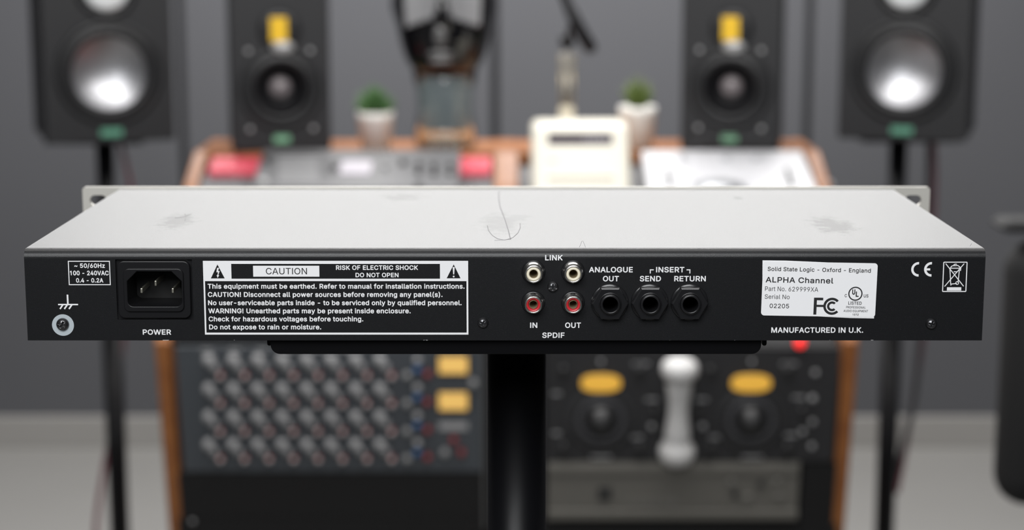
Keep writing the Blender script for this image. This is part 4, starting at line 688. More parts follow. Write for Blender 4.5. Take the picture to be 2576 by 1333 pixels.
# ------------------------------------------------------------------ the console with its two bays
M_WOOD = mat('orange_brown_wood', (0.32, 0.118, 0.030), 0.42, var=(14, (0.235, 0.078, 0.019), (1.0, 8.0, 1.0)))
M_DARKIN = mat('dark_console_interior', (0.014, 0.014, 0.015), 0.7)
M_BLANK = mat('charcoal_blank_panel', (0.010, 0.010, 0.0105), 0.5, spec=0.3)
M_GREYP = mat('mid_grey_panel', (0.115, 0.115, 0.12), 0.55, bump=(60, 0.2, 0.001))
PROF = [(3.40, 0.989), (3.20, 0.989), (3.09, 0.946), (3.02, 0.902), (2.79, 0.735), (2.856, 0.408), (2.93, 0.0), (3.40, 0.0)]
KF = Frame((0, 3.09, 0.94), (0, 0.18, 0.051))
K2 = Frame((0, 2.79, 0.735), (0, 0.30, 0.205))
LF = Frame((0, 2.856, 0.408), (0, -0.066, 0.327))
CC = -0.0085
desk = thing('rack_console', 'wooden studio rack console with sloped top and orange-brown side panels', 'studio desk', (CC, 3.1, 0))
WT = 0.024
obj('side_panel', B().prism(PROF, CC-0.55, CC-0.55+WT, bev=0.003), M_WOOD, desk)
obj('side_panel', B().prism(PROF, CC+0.55-WT, CC+0.55, bev=0.003), M_WOOD, desk)
dl = KF.hit(1243, 420)[0]; dr = KF.hit(1304, 420)[0]
obj('center_divider', B().prism([(y-0.002 if y < 3.3 else y, z) for y, z in PROF], dl, dr, bev=0.003), M_WOOD, desk)
obj('top_board', B().box(CC-0.55+WT, dl, 3.19, 3.40, 0.968, 0.988, UPF, bev=0.002), M_WOOD, desk)
obj('top_board', B().box(dr, CC+0.55-WT, 3.19, 3.40, 0.968, 0.988, UPF, bev=0.002), M_WOOD, desk)
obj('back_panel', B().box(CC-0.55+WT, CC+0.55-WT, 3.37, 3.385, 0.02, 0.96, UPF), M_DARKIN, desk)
bays = [(CC-0.55+WT, dl), (dr, CC+0.55-WT)]
def slab(fr, x0, x1, u0, u1, h0, h1): return B().box(x0, x1, u0, u1, h0, h1, fr)
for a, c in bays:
    obj('bay_shadow_fill', B().prism([(3.36, 0.955), (3.19, 0.955), (3.10, 0.912), (2.83, 0.722), (2.90, 0.40), (2.965, 0.03), (3.36, 0.03)], a+0.001, c-0.001), M_DARKIN, desk)  # dark filler block standing in for the shade inside each bay
a, c = bays[1]
obj('blank_panel', B().prism([(3.185, 0.966), (3.09, 0.936), (2.99, 0.868), (2.99, 0.858), (3.10, 0.926), (3.185, 0.956)], a+0.002, c-0.002), M_GREYP, desk)

def knob_on(parent, fr, px, py, r, h, m, name='knob', h0=0.0, cap=None, label=None, top=0.85, pix=True):
    x, u = fr.hit(px, py, h0 + h) if pix else (px, py)
    k = obj(name, B().lathe(x, u, [(r, h0), (r, h0+h*0.3), (r*0.92, h0+h*0.8), (r*top, h0+h), (0.0, h0+h)], fr, 20), m, parent, label=label)
    if cap: obj('cap', B().lathe(x, u, [(r*0.6, h0+h), (r*0.6, h0+h+0.0012), (0, h0+h+0.0012)], fr, 16), cap, k)
    return k
def off(fr, h): return Frame(fr.o + fr.N*h, fr.U)

M_DKNOB = mat('dark_knob', (0.02, 0.02, 0.021), 0.4)
M_LKNOB = mat('pale_grey_knob', (0.42, 0.42, 0.42), 0.4)
M_MKNOB = mat('mid_grey_knob', (0.34, 0.34, 0.345), 0.45)
# flush mixer in the left bay
a, c = bays[0]
yb_ = KF.p(0, KF.hit(900, 432)[1])
mixer = thing('flush_mixer', 'grey mixer panel set flush in the left sloped bay of the console', 'mixer', ((a+c)/2, 3.0, 0.9))
obj('face_plate', B().prism([(yb_.y, yb_.z), (3.09, 0.942), (3.02, 0.894), (2.81, 0.750), (2.815, 0.738), (3.02, 0.880), (3.10, 0.928), (yb_.y, yb_.z-0.012)], a+0.002, c-0.002), M_GREYP, mixer)
knob_on(mixer, KF, 596, 452, 0.004, 0.006, M_MKNOB)
knob_on(mixer, KF, 1215, 455, 0.004, 0.006, M_MKNOB)
# red unit lying behind it
M_RED = mat('red_plastic', (0.70, 0.09, 0.13), 0.45)
q = KF.rect(528, 393, 1238, 429, 0.014)
red = thing('red_unit', 'flat red music device whose two ends show behind the grey groovebox', 'synthesizer', ((q[0]+q[1])/2, 3.2, 0.97))
obj('body', B().box(q[0], q[1]-0.001, q[2], q[3], 0.0, 0.014, KF, bev=0.004), M_RED, red)
for px in (560, 590, 620, 1180, 1212): knob_on(red, KF, px, 410, 0.005, 0.004, M_RED, 'button', 0.014)
# grey groovebox lying on top
q = KF.rect(648, 375, 1155, 470, 0.034)
gb = thing('groovebox', 'grey groovebox with a small pale screen on the left sloped bay', 'groovebox', ((q[0]+q[1])/2, 3.1, 0.96))
M_GB = mat('grey_plastic', (0.125, 0.125, 0.13), 0.5)
obj('body', B().box(q[0], q[1], q[2]-0.006, q[3], 0.0145, 0.034, KF, bev=0.003), M_GB, gb)
M_SCRN = mat('pale_screen', (0.42, 0.39, 0.44), 0.4)
q = KF.rect(857, 404, 934, 436, 0.036); obj('screen', B().box(*q, 0.034, 0.036, KF), M_SCRN, gb)
M_TRIM = mat('dark_grey_trim', (0.10, 0.10, 0.105), 0.5)
q = KF.rect(808, 400, 850, 438, 0.035); obj('jog_pad', B().box(*q, 0.034, 0.035, KF), M_TRIM, gb)
for px, py, r in ((840, 415, 6), (1013, 402, 6), (1053, 408, 5), (1053, 425, 5), (1092, 412, 5), (1092, 428, 5), (1133, 410, 5), (1133, 428, 5), (1053, 462, 6), (968, 412, 5), (672, 395, 7)):
    knob_on(gb, KF, px, py, r/1000, 0.008, M_DKNOB if px != 968 else M_MKNOB, 'knob', 0.034)
knob_on(gb, KF, 661, 450, 0.009, 0.010, M_LKNOB, 'knob', 0.034)
q = KF.rect(700, 392, 800, 396, 0.0345)
for k in range(6):
    q = KF.rect(700, 396+k*11, 800, 400+k*11, 0.0348); obj('button_row', B().box(*q, 0.034, 0.0348, KF), M_MKNOB, gb)

# cream machine standing in the right bay
M_CREAM = mat('cream_plastic', (0.69, 0.66, 0.57), 0.42)
xa_ = at(1336, 330, 3.06).x; xb_ = at(1583, 330, 3.06).x
cf0, cf1 = (2.885, 0.806), (3.065, 1.050)
CF = Frame((0, cf0[0], cf0[1]), (0, cf1[0]-cf0[0], cf1[1]-cf0[1]))
cr = thing('cream_machine', 'cream wedge-shaped desktop machine with a dark display window', 'drum machine', ((xa_+xb_)/2, 2.95, 0.85))
def wedge(x0, x1):
    b = B(); t = bmesh.new()
    poly = [cf0, cf1, (3.15, 1.052), (3.15, 0.978), (3.085, 0.946)]
    a_ = [t.verts.new((x0, y, z)) for y, z in poly]; b_ = [t.verts.new((x1, y, z)) for y, z in poly]
    t.faces.new(a_); t.faces.new(b_[::-1])
    for i in range(5): t.faces.new((a_[i], b_[i], b_[(i+1) % 5], a_[(i+1) % 5]))
    bmesh.ops.recalc_face_normals(t, faces=t.faces)
    bmesh.ops.bevel(t, geom=t.edges[:], offset=0.013, segments=5, profile=0.5, affect='EDGES')
    for f in t.faces: f.smooth = True
    me = bpy.data.meshes.new('t'); t.to_mesh(me); t.free(); b.bm.from_mesh(me); bpy.data.meshes.remove(me); return b
obj('body', wedge(xa_, xb_), M_CREAM, cr)
M_LCD = mat('dark_display', (0.045, 0.036, 0.05), 0.12)
q = CF.rect(1378, 335, 1541, 363, 0.0008); obj('display_window', B().box(*q, -0.002, 0.0008, CF), M_LCD, cr)
M_LCDD = mat('display_digits', (0.16, 0.15, 0.18), 0.4)
for k in range(5):
    q = CF.rect(1470+k*13, 342, 1478+k*13, 356, 0.0012); obj('digit', B().box(*q, 0.0008, 0.0012, CF), M_LCDD, cr)
M_CREAMD = mat('shaded_cream_groove', (0.55, 0.52, 0.43), 0.5)
q = CF.rect(1378, 436, 1545, 446, 0.003); obj('raised_bar', B().box(q[0], q[1], q[2], q[3], -0.001, 0.005, CF, bev=0.002), M_CREAM, cr)
q = CF.rect(1378, 402, 1402, 408, 0.0005); obj('badge', B().box(*q, -0.001, 0.0005, CF), M_MKNOB, cr)

# white desktop unit in the right bay
M_WHT = mat('white_enamel', (0.50, 0.50, 0.52), 0.35)
q = KF.rect(1620, 377, 2037, 470, 0.034)
wu = thing('white_unit', 'white desktop audio unit with two dark handles on the right sloped bay', 'audio controller', ((q[0]+q[1])/2, 3.1, 0.96))
obj('body', B().box(q[0], q[1], q[2]-0.02, q[3], 0.0015, 0.034, KF, bev=0.004), M_WHT, wu)
M_SILV = mat('soft_silver', (0.42, 0.43, 0.45), 0.35, 0.6)
x_, u_ = KF.hit(1812, 478, 0.036); obj('dial', B().lathe(x_, u_, [(0.048, 0.034), (0.047, 0.036), (0.030, 0.037), (0.028, 0.044), (0, 0.045)], KF, 40, su=1.0), M_SILV, wu)
for px in (1682, 1986):
    q = KF.rect(px-5, 424, px+5, 462, 0.04); obj('handle', B().box(*q, 0.034, 0.042, KF, bev=0.002), M_DKNOB, wu)
for px in (1716, 1825, 1903): knob_on(wu, KF, px, 385, 0.006, 0.011, M_WHT, 'knob', 0.034)
for px in (1745, 1765, 1860, 1880): knob_on(wu, KF, px, 452, 0.0035, 0.004, M_WHT, 'button', 0.034)
wc = [at(1735, 372, 3.14), at(1765, 352, 3.15), at(1800, 345, 3.155), at(1850, 344, 3.16), at(1905, 349, 3.155), at(1960, 368, 3.14)]
tag(obj('thin_cable', B().tube(wc, 0.0012), M_DKNOB), 'thin dark cable arching above the white desktop unit', 'cable')
rb = at(1840, 372, 3.165)
o = obj('orange_tab', B().box(rb.x-0.012, rb.x+0.012, 3.16, 3.18, 0.966, 0.985, UPF, bev=0.002), mat('orange_red_plastic', (0.45, 0.09, 0.03), 0.4)); tag(o, 'small orange-red tab behind the white desktop unit', 'tab')

# ------------------------------------------------------------------ lower left bay: rack mixer
M_MIX = mat('blue_grey_mixer_face', (0.058, 0.066, 0.076), 0.5)
M_STRIP = mat('dark_channel_strip', (0.026, 0.026, 0.028), 0.5)
q = LF.rect(450, 871, 1212, 1187, 0.004)
rm = thing('rack_mixer', 'blue-grey rack mixer with four rows of grey knobs in lower left bay', 'mixer', ((q[0]+q[1])/2, 2.8, q[2]))
rm.location.z = LF.p(0, q[2]).z
obj('face_plate', B().box(*q, 0.0, 0.004, LF, bev=0.001), M_MIX, rm)
for px in (1216, ):
    e = LF.rect(1214.5, 866, 1220, 1330, 0.006); obj('edge_strip', B().box(*e, 0.0, 0.006, LF), mat('grey_edge', (0.12, 0.12, 0.12), 0.4), desk)
def shared(b, m, name):
    me = b.mesh(name); me.materials.append(m); return me
K0 = Frame((0, 0, 0), LF.U)
big = shared(B().lathe(0, 0, [(0.0085, 0.0), (0.0085, 0.004), (0.0078, 0.012), (0.0070, 0.014), (0, 0.014)], K0, 20), M_MKNOB, 'knob')
mid = shared(B().lathe(0, 0, [(0.0062, 0.0), (0.0060, 0.010), (0.0052, 0.012), (0, 0.012)], K0, 16), mat('grey_knob', (0.29, 0.29, 0.295), 0.45), 'knob')
redk = shared(B().lathe(0, 0, [(0.0048, 0.0), (0.0046, 0.010), (0.0038, 0.011), (0, 0.011)], K0, 16), mat('dull_red_knob', (0.30, 0.075, 0.070), 0.45), 'knob')
capm = shared(B().lathe(0, 0, [(0.0042, 0.011), (0.0040, 0.0126), (0, 0.0128)], K0, 16), mat('pale_knob_cap', (0.55, 0.48, 0.47), 0.35), 'cap')
blue = shared(B().lathe(0, 0, [(0.0060, 0.0), (0.0056, 0.010), (0.0046, 0.012), (0, 0.012)], K0, 16), mat('blue_knob', (0.03, 0.11, 0.28), 0.4), 'knob')
dred = shared(B().lathe(0, 0, [(0.0056, 0.0), (0.0052, 0.010), (0.0042, 0.012), (0, 0.012)], K0, 16), mat('dark_red_knob', (0.22, 0.025, 0.03), 0.4), 'knob')
grey = shared(B().lathe(0, 0, [(0.0060, 0.0), (0.0058, 0.010), (0.0048, 0.012), (0, 0.012)], K0, 16), mat('light_grey_knob', (0.26, 0.26, 0.26), 0.4), 'knob')
def put(me, px, py, parent, name='knob', h=0.004, hh=0.012):
    x, u = LF.hit(px, py, h+hh); o = bpy.data.objects.new(name, me); COL.objects.link(o); o.parent = parent
    o.location = LF.p(x, u, h) - world_loc(parent); return o
rowsb, rowsm, rowsr = (907, 979, 1049, 1119), (926, 998, 1068, 1138), (950, 1020, 1090.5, 1159)
for r in range(4):
    for k in range(8):
        put(big, 523+61.7*k, rowsb[r]+2, rm); put(mid, 538+61.7*k, rowsm[r]+2, rm)
        o = put(redk, 553+61.7*k, rowsr[r], rm)
        c_ = bpy.data.objects.new('cap', capm); COL.objects.link(c_); c_.parent = o
    put(grey, 1024, rowsr[r]-1, rm); put(blue, 1049, rowsr[r]-18, rm); put(dred, 1075, rowsr[r]-4, rm)
    put(mid, 1050, rowsr[r]-40, rm)
M_METER = mat('lit_yellow_meter', (0.75, 0.50, 0.14), 0.4, emit=(1.0, 0.56, 0.14), estr=0.42)
for y0, y1 in ((897, 939), (988, 1031)):
    q = LF.rect(1104, y0, 1176, y1, 0.007); o = obj('meter', B().box(q[0]-0.004, q[1]+0.004, q[2]-0.004, q[3]+0.004, 0.004, 0.007, LF, bev=0.001), M_STRIP, rm)
    obj('meter_window', B().box(*q, 0.007, 0.0085, LF, bev=0.0006), M_METER, o)
q = LF.rect(1104, 1063, 1176, 1082, 0.006); obj('name_plate', B().box(*q, 0.004, 0.0055, LF), M_MKNOB, rm)
put(dred, 1141, 1112, rm); put(dred, 1160, 1143, rm); put(grey, 1119, 1143, rm)
put(grey, 1190, 968, rm)
for px in (520, 590, 660, 730, 800, 870): 
    q = LF.rect(px-14, 879, px+14, 884, 0.005); obj('jack_strip', B().box(*q, 0.004, 0.005, LF), M_MKNOB, rm)
def blank(x0, y0, x1, y1, m=M_BLANK, lab=None):
    q = LF.rect(x0, y0, x1, y1, 0.003); o = obj('blank_panel', B().box(*q, -0.002, 0.003, LF, bev=0.0008), m, desk)
    return o
blank(452, 1190, 1217, 1303); blank(452, 1306, 1217, 1440)
blank(1378, 1318, 2100, 1440)
for px, py in ((484, 1312),):
    x_, u_ = LF.hit(px, py, 0.004); obj('rack_screw', B().lathe(x_, u_, [(0.004, 0.003), (0.003, 0.005), (0, 0.005)], LF, 16), M_MKNOB, desk)
obj('blank_panel', B().box(*LF.rect(2015, 1165, 2100, 1315, 0.002), -0.002, 0.002, LF), M_BLANK, desk)
for sgn, px, py in ((-1, 397, 1000), (1, 2104, 463)):
    xs = CC + sgn*0.55; y_ = 2.86 if sgn < 0 else 3.12
    c_ = at(px, py, y_); obj('side_bolt', B().ball((xs + sgn*0.004, y_, c_.z), 0.007, 16), M_LKNOB, desk)

# ------------------------------------------------------------------ lower right bay: twin-dial unit
M_TW = mat('dark_unit_face', (0.027, 0.027, 0.029), 0.5, spec=0.35)
q = LF.rect(1376, 874, 2106, 1161, 0.004)
tw = thing('twin_dial_unit', 'dark rack unit with two yellow plates over large dials and a white handle', 'compressor', ((q[0]+q[1])/2, 2.8, LF.p(0, q[2]).z))
obj('face_plate', B().box(*q, 0.0, 0.004, LF, bev=0.001), M_TW, tw)
M_RING = mat('dial_ring', (0.05, 0.05, 0.055), 0.45)
M_YEL = mat('lit_yellow_plate', (0.70, 0.40, 0.05), 0.4, emit=(1.0, 0.52, 0.07), estr=0.38)
for px in (1512, 1890):
    x_, u_ = LF.hit(px, 1058, 0.006)
    d_ = obj('dial_plate', B().lathe(x_, u_, [(0.057, 0.004), (0.057, 0.006), (0.044, 0.0065), (0.042, 0.004)], LF, 48, closed=True), M_TRIM if False else M_STRIP, tw)
    obj('dial_ring', B().lathe(x_, u_, [(0.041, 0.004), (0.040, 0.008), (0.030, 0.009), (0.028, 0.004)], LF, 48, closed=True), M_RING, d_)
    obj('dial_knob', B().lathe(x_, u_, [(0.024, 0.004), (0.024, 0.010), (0.018, 0.012), (0.016, 0.024), (0.0, 0.025)], LF, 40), M_DKNOB, d_)
    q = LF.rect(px-50, 944, px+50, 986, 0.010)
    w_, h_ = (q[1]-q[0])/2, (q[3]-q[2])/2
    pl = obj('meter', B().lathe((q[0]+q[1])/2, (q[2]+q[3])/2, [(1.10, 0.004), (1.08, 0.007), (0, 0.007)], LF, 40, sx=w_, su=h_), M_STRIP, tw)
    pts = [((q[0]+q[1])/2 + w_*math.copysign(abs(math.cos(t))**0.75, math.cos(t)), (q[2]+q[3])/2 + h_*math.copysign(abs(math.sin(t))**0.75, math.sin(t))) for t in [2*PI*k/40 for k in range(40)]]
    obj('meter_window', fill2d([pts], LF, 0.007, 0.0095), M_YEL, pl)
for px in (1418, 1610, 1790, 1983):
    for py in (935, 1128):
        knob_on(tw, LF, px, py, 0.009, 0.014, M_DKNOB, 'knob', 0.004)
for px in (1648, 1757, 2020): knob_on(tw, LF, px, 1036, 0.008, 0.014, M_DKNOB, 'knob', 0.004)
for px, py, r in ((2052, 940, 4), (2045, 1005, 5), (2045, 1064, 4), (2043, 1125, 4), (2020, 1088, 4), (1512, 912, 3), (1892, 912, 3), (1640, 1075, 4), (1768, 1075, 4)):
    knob_on(tw, LF, px, py, r/1000, 0.006, M_MKNOB, 'toggle', 0.004)
for px, py, w_ in ((1400, 990, 22), (1612, 915, 40), (1985, 915, 40), (1640, 1005, 30), (1765, 1005, 30), (2010, 1000, 30), (1600, 1100, 30), (1800, 1100, 30), (1990, 1095, 30), (1512, 1150, 50), (1892, 1150, 50), (1400, 1090, 20)):
    q = LF.rect(px-w_/2, py-3, px+w_/2, py+3, 0.0045); obj('legend', B().box(*q, 0.004, 0.0045, LF), M_MKNOB, tw)
x_, u_ = LF.hit(2013, 864, 0.012)
kk = obj('indicator_bezel', B().lathe(x_, u_, [(0.009, 0.004), (0.009, 0.008), (0.007, 0.009), (0, 0.009)], LF, 24), M_STRIP, tw)
obj('red_lamp', B().lathe(x_, u_, [(0.0085, 0.009), (0.0075, 0.013), (0.004, 0.016), (0, 0.017)], LF, 24), mat('red_lamp_glow', (0.8, 0.02, 0.02), 0.3, emit=(1.0, 0.025, 0.02), estr=1.2), kk, label='glowing red lamp')
VF = Frame(LF.o, -LF.N)          # turned about the panel's upward direction
x_, u0_ = LF.hit(1701, 1160, 0.03); _, u1_ = LF.hit(1701, 903, 0.03); LH = u1_-u0_
pr = [(0, 0.0), (36, 0.01), (46, 0.05), (50, 0.105), (46, 0.16), (37, 0.195), (33, 0.22), (35, 0.25), (34, 0.30), (29, 0.42), (27, 0.50), (28, 0.60), (32, 0.70), (35, 0.76), (33, 0.79), (37, 0.82), (46, 0.86), (50, 0.905), (47, 0.955), (36, 0.99), (0, 1.0)]
M_IVORY = mat('white_metal_handle', (0.54, 0.535, 0.53), 0.5)
obj('handle', B().lathe(x_, -0.034, [(r*0.00058, u0_ + f*LH) for r, f in pr], VF, 40), M_IVORY, tw, label='white spool-shaped handle')
# warm grey unit below
M_WG = mat('warm_grey_metal', (0.140, 0.134, 0.119), 0.5)
q = LF.rect(1378, 1168, 2010, 1313, 0.012)
wg = thing('warm_grey_unit', 'plain warm-grey rack unit with ribbed edges below the twin-dial unit', 'amplifier', ((q[0]+q[1])/2, 2.8, LF.p(0, q[2]).z))
obj('face_plate', B().box(*q, 0.0, 0.006, LF, bev=0.001), M_WG, wg)
q = LF.rect(1378, 1173, 2008, 1193, 0.012); obj('top_rib', B().box(*q, 0.006, 0.011, LF, bev=0.002), M_WG, wg)
q = LF.rect(1378, 1285, 2008, 1309, 0.012); obj('bottom_rib', B().box(*q, 0.006, 0.011, LF, bev=0.002), M_WG, wg)
q = LF.rect(1505, 1228, 1538, 1258, 0.01); obj('switch', B().box(*q, 0.006, 0.010, LF, bev=0.001), M_DKNOB, wg)
M_WG2 = mat('pale_embossing', (0.17, 0.165, 0.15), 0.5)
for k, (p0, p1) in enumerate(((1578, 1596), (1601, 1616), (1621, 1640), (1645, 1660), (1665, 1704))):
    q = LF.rect(p0, 1255, p1, 1268, 0.008); obj('embossed_mark', B().box(*q, 0.006, 0.0075, LF), M_WG2, wg)
for px, py in ((1840, 1215), (1850, 1245), (1880, 1255), (1915, 1222), (1955, 1215), (1960, 1250)):
    knob_on(wg, LF, px, py, 0.006, 0.006, M_DKNOB if px in (1850, 1915) else M_WG2, 'button', 0.006)

# ------------------------------------------------------------------ monitors
M_CAB = mat('black_cabinet', (0.011, 0.011, 0.012), 0.42, spec=0.3, bump=(400, 0.1, 0.0003))
M_BAF = mat('charcoal_baffle', (0.020, 0.020, 0.0215), 0.48, spec=0.3, bump=(400, 0.1, 0.0003))
M_RUB = mat('rubber_surround', (0.010, 0.010, 0.011), 0.42, spec=0.35)
M_CONE = mat('silver_cone', (0.46, 0.46, 0.48), 0.42, 1.0)
M_DOME = mat('bright_silver_dome', (0.85, 0.87, 0.88), 0.45, 0.3)
M_DCONE = mat('black_woven_cone', (0.006, 0.006, 0.007), 0.4, spec=0.3)
M_DCAP = mat('grey_dust_cap', (0.16, 0.14, 0.145), 0.35)
M_YT = mat('yellow_tweeter_foil', (0.74, 0.46, 0.01), 0.45)
M_BADGE = mat('green_lettered_badge', (0.10, 0.28, 0.19), 0.4)
def outer_speaker(label, px, py, Y, yaw, group):
    o_ = at(px, py, Y); base = thing('silver_cone_speaker', label, 'speaker', (0, 0, 0), group)
    W, H, D = 0.224, 0.36, 0.26
    b = B().box(-W/2, W/2, 0, H, -D, -0.0321, FLATF, bev=0.004); obj('cabinet', b, M_CAB, base)
    zc = 0.122
    obj('baffle', bev2d([rpoly(-W/2, W/2, 0, H, 0.006), circ(0, zc, 0.066, 56)], FLATF, -0.032, 0.003, 0.0015), M_BAF, base)
    s = obj('woofer_surround', B().lathe(0, zc, [(0.094, 0.003), (0.093, 0.007), (0.084, 0.0075), (0.080, 0.005), (0.076, 0.010), (0.071, 0.0115), (0.066, 0.009), (0.0645, 0.004), (0.064, 0.0), (0.070, 0.0), (0.090, 0.0025)], FLATF, 56, closed=True), M_RUB, base)
    obj('woofer_cone', B().lathe(0, zc, [(0.0650*k/12, 0.003 - 0.0225*(1-(k/12)**2)) for k in range(12, -1, -1)], FLATF, 56, cap=False), M_CONE, s)
    t = obj('tweeter_plate', B().lathe(0, zc+0.147, [(0.055, 0.003), (0.054, 0.006), (0.043, 0.006), (0.040, 0.003)], FLATF, 48, closed=True), M_RUB, base)
    obj('tweeter_dome', B().lathe(0, zc+0.147, [(0.040, 0.003), (0.038, 0.007), (0.028, 0.0105), (0.014, 0.013), (0, 0.014)], FLATF, 40), M_DOME, t)
    obj('badge', B().box(-0.019, 0.019, 0.010, 0.024, 0.003, 0.005, FLATF, bev=0.001), M_BADGE, base)
    base.location = (o_.x, Y, o_.z); base.rotation_euler = (0, 0, yaw)
    return base, o_
def inner_speaker(label, px, py, Y, yaw, group):
    o_ = at(px, py, Y); base = thing('yellow_tweeter_speaker', label, 'speaker', (0, 0, 0), group)
    W, H, D = 0.172, 0.285, 0.20
    obj('cabinet', B().box(-W/2, W/2, 0, H, -D, -0.0361, FLATF, bev=0.004), M_CAB, base)
    zc = 0.108
    obj('baffle', bev2d([rpoly(-W/2, W/2, 0, H, 0.006), circ(0, zc, 0.047, 48)], FLATF, -0.036, 0.004, 0.003), M_BAF, base)
    s = obj('woofer_surround', B().lathe(0, zc, [(0.073, 0.004), (0.072, 0.008), (0.064, 0.0085), (0.060, 0.006), (0.055, 0.010), (0.050, 0.0115), (0.045, 0.008), (0.043, 0.002), (0.050, 0.001), (0.070, 0.003)], FLATF, 48, closed=True), M_RUB, base)
    obj('woofer_cone', B().lathe(0, zc, [(0.0465, 0.002), (0.040, -0.010), (0.030, -0.022), (0.020, -0.030), (0.0, -0.032)], FLATF, 48, cap=False), M_DCONE, s)
    obj('dust_cap', B().lathe(0, zc, [(0.021, -0.029), (0.018, -0.021), (0.011, -0.016), (0, -0.0145)], FLATF, 32), M_DCAP, s)
    t = obj('tweeter_plate', B().lathe(0, zc+0.102, [(0.037, 0.004), (0.036, 0.007), (0.026, 0.008), (0.0, 0.0075)], FLATF, 40), M_RUB, base)
    obj('ribbon_tweeter', B().box(-0.0165, 0.0125, zc+0.082, zc+0.124, 0.0076, 0.0095, FLATF, bev=0.0008), M_YT, t)
    for k in range(6): obj('fold', B().box(-0.0155+k*0.0047, -0.0135+k*0.0047, zc+0.083, zc+0.123, 0.0095, 0.0102, FLATF), M_YT, t)
    obj('name_plate', B().lathe(0.004, zc+0.073, [(0.020, 0.004), (0.019, 0.012), (0, 0.0125)], FLATF, 24, su=0.55), mat('silver_plate', (0.40, 0.40, 0.40), 0.4, 0.3), t)
    for x_, z_ in ((-0.055, zc+0.066), (0.052, zc+0.066), (-0.055, zc-0.070), (0.055, zc-0.070)):
        obj('screw', B().lathe(x_, z_, [(0.0045, 0.004), (0.004, 0.006), (0, 0.0065)], FLATF, 16), M_MKNOB, base)
    obj('badge', B().box(-0.014, 0.014, 0.014, 0.026, 0.004, 0.0055, FLATF, bev=0.001), mat('pale_green_badge', (0.20, 0.42, 0.26), 0.4), base)
    base.location = (o_.x, Y, max(o_.z, 0.9905)); base.rotation_euler = (0, 0, yaw)
    return base
g1 = 'outer monitors on black stands'; g2 = 'inner monitors on the console'
SL, oL = outer_speaker('large black monitor with silver cone on stand left of the console', 281, 357, 3.22, math.radians(19), g1)
SR, oR = outer_speaker('large black monitor with silver cone on stand right of the console', 2268, 352, 3.22, math.radians(-17), g1)
inner_speaker('black yellow-tweeter monitor on the console beside the left potted succulent', 710, 378, 3.20, math.radians(10), g2)
inner_speaker('black yellow-tweeter monitor on the console behind the white desktop unit', 1835, 376, 3.20, math.radians(-10), g2)

M_POLE = mat('black_stand_metal', (0.005, 0.005, 0.006), 0.4, spec=0.25)
def speaker_stand(label, sp, dx):
    x, y, z = sp.location; y += 0.12; x += dx
    s = thing('speaker_stand', label, 'speaker stand', (x, y, 0), 'speaker stands')
    obj('top_plate', B().box(x-0.085, x+0.085, y-0.10, y+0.10, z-0.007, z-0.0005, UPF, bev=0.001), M_POLE, s)
    obj('upper_pole', B().lathe(x, y, [(0.0165, 0.62), (0.0165, z-0.007)], UPF, 24), M_POLE, s)
    obj('lower_pole', B().lathe(x, y, [(0.0185, 0.03), (0.0185, 0.66)], UPF, 24), M_POLE, s)
    obj('collar', B().lathe(x, y, [(0.0185, 0.66), (0.026, 0.665), (0.026, 0.70), (0.0185, 0.71)], UPF, 24), M_POLE, s)
    kx = x-0.026
    obj('clamp_knob', B().box(kx-0.028, kx, y-0.008, y+0.008, 0.668, 0.690, UPF, bev=0.003), M_POLE, s)
    for k in range(3):
        a_ = 2*PI*k/3 + 0.5
        obj('leg', B().tube([(x+0.02*math.cos(a_), y+0.02*math.sin(a_), 0.16), (x+0.30*math.cos(a_), y+0.30*math.sin(a_), 0.012)], 0.011), M_POLE, s)
    obj('hub', B().lathe(x, y, [(0.019, 0.13), (0.028, 0.135), (0.028, 0.185), (0.019, 0.19)], UPF, 24), M_POLE, s)
speaker_stand('black tripod stand under the monitor left of the console', SL, at(283, 860, 3.34).x - SL.location.x)
speaker_stand('black tripod stand under the monitor right of the console', SR, at(2242, 860, 3.34).x - SR.location.x)
M_CAB1 = mat('black_cable', (0.02, 0.018, 0.02), 0.6); M_CAB2 = mat('dull_red_cable', (0.20, 0.05, 0.07), 0.6)
def cable(pts, r, m, lab):
    P_ = [at(*q) for q in pts]; out = []
    for i in range(len(P_)-1):
        p0, p1, p2, p3 = P_[max(i-1, 0)], P_[i], P_[i+1], P_[min(i+2, len(P_)-1)]
        for k in range(6):
            t = k/6; out.append(0.5*((2*p1) + (p2-p0)*t + (2*p0-5*p1+4*p2-p3)*t*t + (3*p1-p0-3*p2+p3)*t**3))
    out.append(P_[-1]); tag(obj('speaker_cable', B().tube(out, r, 8), m), lab, 'cable')
cable([(2338, 345, 3.45), (2336, 480, 3.45), (2326, 700, 3.44), (2314, 860, 3.42), (2296, 1020, 3.40), (2262, 1160, 3.38), (2240, 1260, 3.38)], 0.006, M_CAB1, 'black cable hanging behind the right speaker stand')
cable([(2350, 345, 3.46), (2352, 480, 3.46), (2338, 700, 3.45), (2320, 870, 3.43), (2282, 1110, 3.41), (2256, 1240, 3.40)], 0.004, M_CAB2, 'dull red cable hanging behind the right speaker stand')
cable([(300, 345, 3.45), (318, 420, 3.45), (332, 500, 3.45), (335, 700, 3.44), (310, 860, 3.42), (285, 1050, 3.40), (262, 1180, 3.38), (244, 1300, 3.37), (238, 1400, 3.36)], 0.0045, M_CAB2, 'dull red cable trailing from the left monitor beside its stand')

